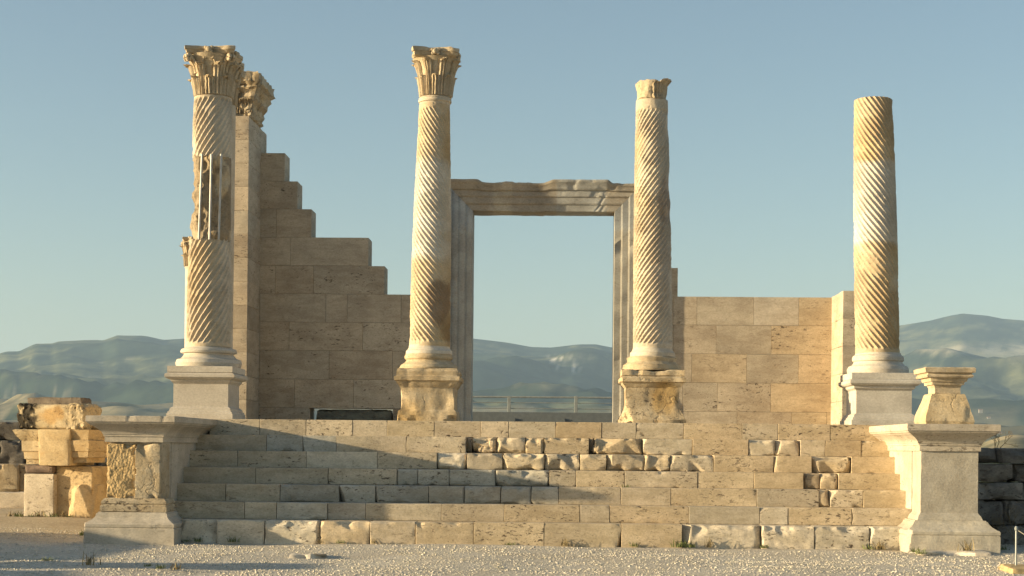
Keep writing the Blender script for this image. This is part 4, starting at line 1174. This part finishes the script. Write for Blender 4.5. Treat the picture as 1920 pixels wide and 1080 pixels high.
zb0, zt_ = zs_(873), zs_(805)
rbox(m, x1_s, x2_s, YS - .16, YS + .8, zb0, zt_, res=.035, r=.015, amp=.006, seed=95, tint=(1.02, .95, .80), chunk=.02)
prs = [(.0, zb0 + .02), (.0, zs_(862.5)), (.03, zs_(861)), (.035, zs_(848)), (.06, zs_(846)), (.065, zs_(827)), (.09, zs_(824)), (.13, zs_(819)), (.17, zs_(812)), (.19, zs_(807)), (.15, zt_ - .005)]
rect_prof(m, xL_ + .04, x1_s + .05, YS + .10, YS + .7, prs, ns=22, amp=.005, seed=96, chunk=.025, tint=(1.0, .97, .88))
rect_prof(m, x2_s - .1, xR_ - .12, YS - .02, YS + .7, [(.0, zb0 + .06), (.0, zs_(858)), (.06, zs_(857)), (.06, zs_(846)), (.08, zs_(845)), (.10, zs_(826)), (.05, zs_(824)), (.07, zs_(818)), (.11, zt_ - .003)], ns=22, amp=.005, seed=97, chunk=.02, tint=(1.04, .94, .76))
turn(m).build("block", M['old'], st2)
st3 = thing("carved_block", (UX(105, YS), YS, zt_), "rounded frieze block with black crusted carving at its left end, on the stacked stones", "stone block", GR)
m = MB()
def tcv(v, t):
    t = np.repeat(t[None], len(v), 0)
    k = (ss(-v[:, 0], -UX(82, YS, 780), -UX(68, YS, 780)) * ss(fbm(v * 9, 3, 3), -.55, -.1))[:, None]
    k2 = ss(1 - np.sqrt(((v[:, 0] - UX(105, YS, 780)) / .25) ** 2 + ((v[:, 2] - zs_(778)) / .2) ** 2) + .6 * fbm(v * 5, 8, 3), 0, .6)[:, None]
    return t * (1 - k * .93) * (1 - k2 * np.array([.05, .22, .45]))
rbox(m, UX(32, YS, 780), UX(174, YS, 780), YS - .05, YS + .6, zt_ + .005, zs_(758), res=.02, r=.06, amp=.006, freq=8, seed=98, tint=(1.02, .98, .86), chunk=.03, tintf=tcv, maxn=64)
v = m.v[0]; k = (1 - ss(v[:, 0], UX(60, YS, 780), UX(76, YS, 780))) + ss(v[:, 0], UX(130, YS, 780), UX(140, YS, 780))
m.v[0] = v + vec_noise(v, 13, 5, 3) * (k * .05)[:, None]
turn(m).build("block", M['carved'], st3)
st4 = thing("dark_slab", (UX(105, YS), YS, zs_(758)), "dark flat slab lying on top of the stacked stones far left", "stone slab", GR)
m = MB(); rbox(m, UX(50, YS + .2, 750), UX(161, YS + .2, 750), YS + .15, YS + .6, zs_(760), zs_(744.5), res=.03, r=.01, amp=.008, seed=99, chunk=.03, tint=(.9, .8, .7)); turn(m).build("slab", M['dark'], st4)

# ------------------------------------------------------------------ dark ruined walls in the background
def rough_wall(name, label, px0, px1, Yp, ytop, zlo, ref, course=.42, seed=0, depth=.7, mat='dark', irregular=.12, bl=(.6, 1.3), cat="wall"):
    x0, x1 = UX(px0, Yp, ytop), UX(px1, Yp, ytop); zt = UZ(ytop, Yp, ref)
    t = thing(name, ((x0 + x1) / 2, Yp, zlo), label, cat)
    m = MB(); R = random.Random(seed); z = zlo; k = 0
    while z < zt - .08:
        h = min(course * R.uniform(.75, 1.25), zt - z)
        if zt - z - h < .12: h = zt - z
        x = x0 - R.uniform(0, .1)
        while x < x1:
            w = R.uniform(*bl)
            sh = R.uniform(.75, 1.35); k += 1
            if not (z + h >= zt - .01 and R.random() < irregular):
                rbox(m, x, min(x + w, x1 + .2) - .01, Yp + R.uniform(-.08, .08), Yp + depth, z, z + h - .012, res=.06, r=.02, chips=5, csize=.05, amp=.014, freq=5, seed=seed + k, tint=(sh, sh * .98, sh * .95), chunk=.06, cfreq=4, maxn=22)
            x += w
        z += h
    
    if seed == 1300:
        m.t = [q * .55 for q in m.t]  # left wall's shade put into its tint by darkening every block
    m.build("masonry", M[mat], t); return t
rough_wall("rubble_wall", "dark rough block wall in shade right of the right podium", 1790, 2010, 26.4, 839, -.15, 1880, seed=1100, course=.36, mat='dark', irregular=.0)
rough_wall("rubble_wall", "old block wall with shade painted into its dark colour, behind the stacked stones at the left edge", -160, 250, 40, 791, -.1, 100, seed=1300, course=.55, irregular=0.0)
rough_wall("fallen_block_row", "low broken tan block row at the left edge behind the pale kerb", -60, 43, 35, 869, -.05, 20, seed=1500, mat='old', course=.5, irregular=0, bl=(1.0, 1.6), cat="stone row")
rough_wall("kerb_row", "pale low kerb stones at the left edge", -90, 62, 33.5, 922, .0, 20, seed=1600, mat='cornice', course=.5, irregular=0, bl=(1.8, 2.4), depth=.35, cat="kerb")

# unseen ruin walls added left of the camera to cast shadow bands over the gravel
for j, (ya, yb2, h) in enumerate(((13.4, 17.0, 1.60), (17.35, 18.35, 2.05), (18.75, 24.6, 1.50))):
    t = thing("shadow_wall", (-15, ya, 0), ["nearest low unseen wall added left of the view for its shadow", "short tall unseen pier added left of the view for its shadow", "long low unseen wall added left of the view for its shadow"][j], "wall")
    m = MB(); R = random.Random(j)
    y = ya
    while y < yb2 - .01:
        w = min(R.uniform(.8, 1.4), yb2 - y)
        if yb2 - y - w < .4: w = yb2 - y
        z = -.1
        while z < h - .05:
            hh = min(.48, h - z); rbox(m, -15.6, -14.8, y, y + w - .005, z, z + hh - .004, res=.1, r=.02, amp=.01, seed=int(y * 31 + z * 7), chunk=.05, tint=tint_of('t', int(y * 9 + z * 5)), maxn=14); z += hh
        y += w
    m.build("masonry", M['trav'], t)

# ------------------------------------------------------------------ rope post at the lower right
rp = thing("rope_post", (UX(1905, 20.8, 1060), 20.8, 0), "thin metal rope post standing at the lower right edge", "post")
a = U(1905, 1064, 20.8); b = U(1905.5, 991, 20.8)
m = MB(); bar(m, (a[0], 20.8, a[1] - .1), (b[0], 20.8, b[1]), .013, 12); m.build("post", M['rail'], rp)
m = MB(); lathe(m, (b[0], 20.8), [(.013, b[1] - .03), (.02, b[1] - .02), (.024, b[1] + .005), (.012, b[1] + .03)], n=16, amp=0); m.build("finial", M['rail'], rp)
m = MB(); pts = []
for i in range(13):
    s = i / 12; pts.append((b[0] + s * 1.3, 20.8 - s * .4, b[1] - .01 - .30 * math.sin(math.pi * s) * .9 - .02 * s))
for p, q in zip(pts[:-1], pts[1:]): bar(m, p, q, .006, 8)
m.build("rope", M['rope'], rp)
kb = thing("footing_stone", (UX(1905, 20.6, 1070), 20.6, 0), "yellowish stone footing under the rope post", "stone block")
m = MB(); xa = UX(1890, 20.5, 1070); rbox(m, xa, xa + 1.2, 20.3, 21.2, -.2, .02 + UZ(1066, 20.5, 1905), res=.05, r=.03, amp=.01, seed=5, tint=(1.05, .95, .72), chunk=.04); m.build("block", M['old'], kb)

# ------------------------------------------------------------------ flat slabs bedded in the gravel
for j, (px, py, w, d, k) in enumerate(((592, 1043, .75, .30, 'g'), (120, 972, 1.6, .7, 't'), (1790, 1036, 1.1, .5, 'g'))):
    Yp = 1.48 * 3000 / (py - (840 + .0095 * (px - 960)))
    xx = UX(px, Yp, py)
    m = MB(); rbox(m, xx - w / 2, xx + w / 2, Yp, Yp + d * 2, -.12, .018 if Yp < 26 else .15, res=.05, r=.03, amp=.02, freq=2.5, seed=j + 50, tint=tint_of('w', j), chunk=.12, cfreq=2)
    lab = ["flat pale slab bedded in the gravel in front of the steps", "wide flat slab in front of the stacked stones", "flat slab in front of the right podium"][j]
    o = m.build("paving_slab", M['cornice'] if k == 'g' else M['trav']); tag(o, lab, "stone slab", "flat slabs bedded in the gravel")

# ------------------------------------------------------------------ gravel
def gravel():
    n = 105000
    Yg = 12.2 + (26.8 - 12.2) * rng.random(n) ** 1.0
    half_w = Yg * .36 + .5
    X = (rng.random(n) * 2 - 1) * half_w - .3
    ok = ~((Yg > 24.2) & (X > -7.3) & (X < 6.8))
    Yg, X = Yg[ok], X[ok]; n = len(X)
    cl = fbm(np.stack([X * 1.2, Yg * 1.2, X * 0], 1), 3, 3)
    keep = rng.random(n) < (.8 + cl * .8); Yg, X = Yg[keep], X[keep]; n = len(X)
    s = .005 + .012 * rng.random(n) ** 4
    # ground height at these spots (same formula as the sheet, close enough)
    p = np.stack([X, Yg, np.zeros(n)], 1)
    z = fbm(p * 0.35, 3, 4) * 0.05 + fbm(p * 1.7, 8, 3) * 0.018 - .03 + 0.16 * ss(-X, 7, 9) * ss(Yg, 24.5, 28.5)
    oc = np.array([[1, 0, 0], [0, 1, 0], [-1, 0, 0], [0, -1, 0], [.1, 0, 1], [0, 0, -1]], float)
    tr = np.array([[0, 1, 4], [1, 2, 4], [2, 3, 4], [3, 0, 4], [1, 0, 5], [2, 1, 5], [3, 2, 5], [0, 3, 5]])
    V = np.repeat(oc[None], n, 0) * (1 + .35 * (rng.random((n, 6, 3)) - .5))
    V *= (s[:, None] * np.stack([1 + .5 * rng.random(n), 1 + .5 * rng.random(n), .55 + .3 * rng.random(n)], 1))[:, None, :].reshape(n, 1, 3)
    a = rng.random(n) * 6.28; c, sn = np.cos(a)[:, None], np.sin(a)[:, None]
    x2 = V[:, :, 0] * c - V[:, :, 1] * sn; y2 = V[:, :, 0] * sn + V[:, :, 1] * c
    V[:, :, 0] = x2 + X[:, None]; V[:, :, 1] = y2 + Yg[:, None]; V[:, :, 2] += (z + s * .25)[:, None]
    T = (tr[None] + (np.arange(n) * 6)[:, None, None]).reshape(-1, 3)
    b = (.75 + .5 * rng.random(n))[:, None] * np.stack([np.ones(n), .97 + .05 * rng.random(n), .92 + .12 * rng.random(n)], 1)
    o = mesh_of(V.reshape(-1, 3), None, T, tint=np.repeat(b, 6, 0)).build("gravel", M['pebble'], smooth=0)
    tag(o, "loose pale gravel covering the ground in front of the steps", None, kind='stuff')
gravel()

# ------------------------------------------------------------------ weeds
def weed_mesh(kind, seed):
    m = MB(); R = random.Random(seed)
    n = 26 if kind else 40
    for k in range(n):
        a = R.uniform(0, 6.28); h = R.uniform(.05, .16) * (1.5 if kind else 1); lean = R.uniform(.1, .9)
        bx, by = R.gauss(0, .05), R.gauss(0, .05)
        w = R.uniform(.004, .010); pts = []
        for i in range(5):
            s = i / 4; rr = lean * h * s ** 1.6
            c = np.array([bx + math.cos(a) * rr, by + math.sin(a) * rr, h * s * (1 - .25 * s * lean)])
            ww = w * (1 - s) * (1 + s) + .0008
            pts += [c + np.array([-math.sin(a), math.cos(a), 0]) * ww, c - np.array([-math.sin(a), math.cos(a), 0]) * ww]
        q = [(2 * i, 2 * i + 1, 2 * i + 3, 2 * i + 2) for i in range(4)]
        g = R.uniform(.7, 1.4)
        m.add(pts, q, tint=(g, g, g * .9))
    return m
WEEDS = [(35, 985, 1.2, 0), (60, 968, 1.1, 0), (75, 972, 1.4, 1), (100, 970, 1.3, 0), (118, 968, .9, 1), (130, 967, .8, 0), (20, 940, 1.0, 1), (158, 1004, 1.3, 0), (172, 1008, .8, 0), (372, 1012, .8, 0), (436, 1010, 1.0, 0), (350, 1013, .6, 0),
         (600, 1014, .7, 1), (640, 1016, .6, 0), (700, 1017, .7, 1), (955, 1019, .7, 0), (1060, 1018, .8, 1), (1190, 1020, .8, 0), (1275, 1015, 1.2, 0), (1290, 1020, 1.5, 0), (1330, 1022, 1.0, 1), (1432, 1020, .9, 0), (1630, 1025, .8, 0), (1648, 1026, 1.1, 1),
         (1718, 1033, 1.1, 0), (1725, 1036, .8, 0), (1815, 1034, 1.3, 1), (1880, 1028, 1.0, 0), (1175, 893, .9, 0), (168, 1060, 1.2, 1), (85, 1052, .7, 0), (300, 1066, .8, 0), (330, 1068, .9, 1), (278, 1062, .6, 0)]
LW = ["weed tuft {} of the left podium"]
protos = {}
wcount = {}
for j, (px, py, s, kd) in enumerate(WEEDS):
    if kd not in protos or j < 2:
        o = weed_mesh(kd, kd + 3).build("weed_tuft", M['dry'] if kd else M['leaf'], smooth=0); protos[kd] = o
    else:
        o = protos[kd].copy(); COL.objects.link(o)
    if py < 900: Yp, zz_ = YR[3] - .01, ZB[4]
    else:
        Yp = 1.48 * 3000 / (py - (840 + .0095 * (px - 960))); zz_ = 0
        if 340 < px < 1690 and py < 1027: Yp = Y7 - .05
        if Yp > 27: Yp = YS - .15; zz_ = .12
    o.location = (UX(px, Yp, py), Yp, zz_ - .01)
    o.rotation_euler = (0, 0, j * 1.3); s *= .8; o.scale = (s, s, s * random.uniform(.6, 1.1))
    where = "at the foot of the stacked stones" if px < 140 and py < 1000 else "by the left podium base" if px < 200 and py < 1020 else "in the gravel at lower left" if px < 345 else "along the foot of the bottom step" if py < 1027 and px < 1660 and py > 900 else "growing in a joint halfway up the steps" if py < 900 else "in the gravel before the right podium"
    key = (kd, where); wcount.setdefault(key, []).append((px, o))
    tag(o, "x", "weed", ("dry" if kd else "green") + " weeds " + where)
ORD = ["leftmost", "second from left", "third from left", "fourth from left", "fifth from left", "sixth from left", "seventh from left", "eighth from left", "ninth from left", "tenth from left", "eleventh from left", "twelfth from left", "thirteenth from left", "fourteenth from left", "fifteenth from left", "sixteenth from left"]
for (kd, where), lst in wcount.items():
    lst.sort(key=lambda a: a[0])
    for i, (_, o) in enumerate(lst):
        base = ("dry brown" if kd else "green") + " weed tuft " + where
        o['label'] = base if len(lst) == 1 else base + ", " + ORD[i]

def twig_shrub(px, py, Yp, s, seed, label):
    X, Z = U(px, py, Yp); R = random.Random(seed); m = MB()
    def br(p, d, L, r, n):
        q = p + d * L; bar(m, p, q, (r, r * .7), 5, tint=(.8, .75, .7))
        if n == 0: return
        for _ in range(R.choice([2, 3])):
            e = d + np.array([R.gauss(0, .5), R.gauss(0, .5), R.gauss(.05, .35)]); e /= np.linalg.norm(e); br(q, e, L * R.uniform(.6, .85), r * .7, n - 1)
    for _ in range(4):
        d = np.array([R.gauss(0, .4), R.gauss(0, .3), 1.0]); d /= np.linalg.norm(d); br(np.array([X + R.gauss(0, .03), Yp, Z]), d, s * .3, .006, 4)
    o = m.build("dry_shrub", M['dry'], smooth=0); tag(o, label, "shrub", "leafless shrubs by the dark wall")
twig_shrub(1868, 842, 26.7, .45, 1, "leafless twiggy shrub on top of the dark wall at right")
twig_shrub(1905, 1015, 25.9, .75, 2, "leafless twiggy shrub at the foot of the dark wall by the right edge")
twig_shrub(1862, 1018, 25.9, .55, 3, "leafless twiggy shrub right behind the right podium base")
# ------------------------------------------------------------------ far houses on the hillside
def house(px, py, r_, s, j):
    Yp = r_; X, _ = U(px, py, Yp)
    k = np.argmin((HP[:, 0] - X) ** 2 + (HP[:, 1] - Yp) ** 2); z = HP[k, 2]
    t = thing("farm_house", (X, Yp, z), "", "house", "small pale houses on the far hillside at right")
    t['label'] = "small pale far house on the right hillside, " + ORD[j]
    m = MB(); rbox(m, X - s, X + s, Yp - s * .7, Yp + s * .7, z - 4, z + s * .8, res=99, r=0, amp=0); m.build("wall", M['house'], t)
    m = MB(); h = z + s * .8
    m.add([(X - s * 1.1, Yp - s * .8, h), (X + s * 1.1, Yp - s * .8, h), (X + s * 1.1, Yp + s * .8, h), (X - s * 1.1, Yp + s * .8, h), (X - s * 1.1, Yp, h + s * .5), (X + s * 1.1, Yp, h + s * .5)],
          [(0, 1, 5, 4), (2, 3, 4, 5), (3, 2, 1, 0)], [(0, 4, 3), (1, 2, 5)]); m.build("roof", M['roof'], t)
R = random.Random(4)
hp = sorted(R.choice([1845, 1880, 1850, 1885, 1900]) + R.uniform(-14, 14) for _ in range(16))
for j, hx in enumerate(hp):
    house(hx, 790, R.uniform(2700, 4300), R.uniform(3.2, 5.5), j)
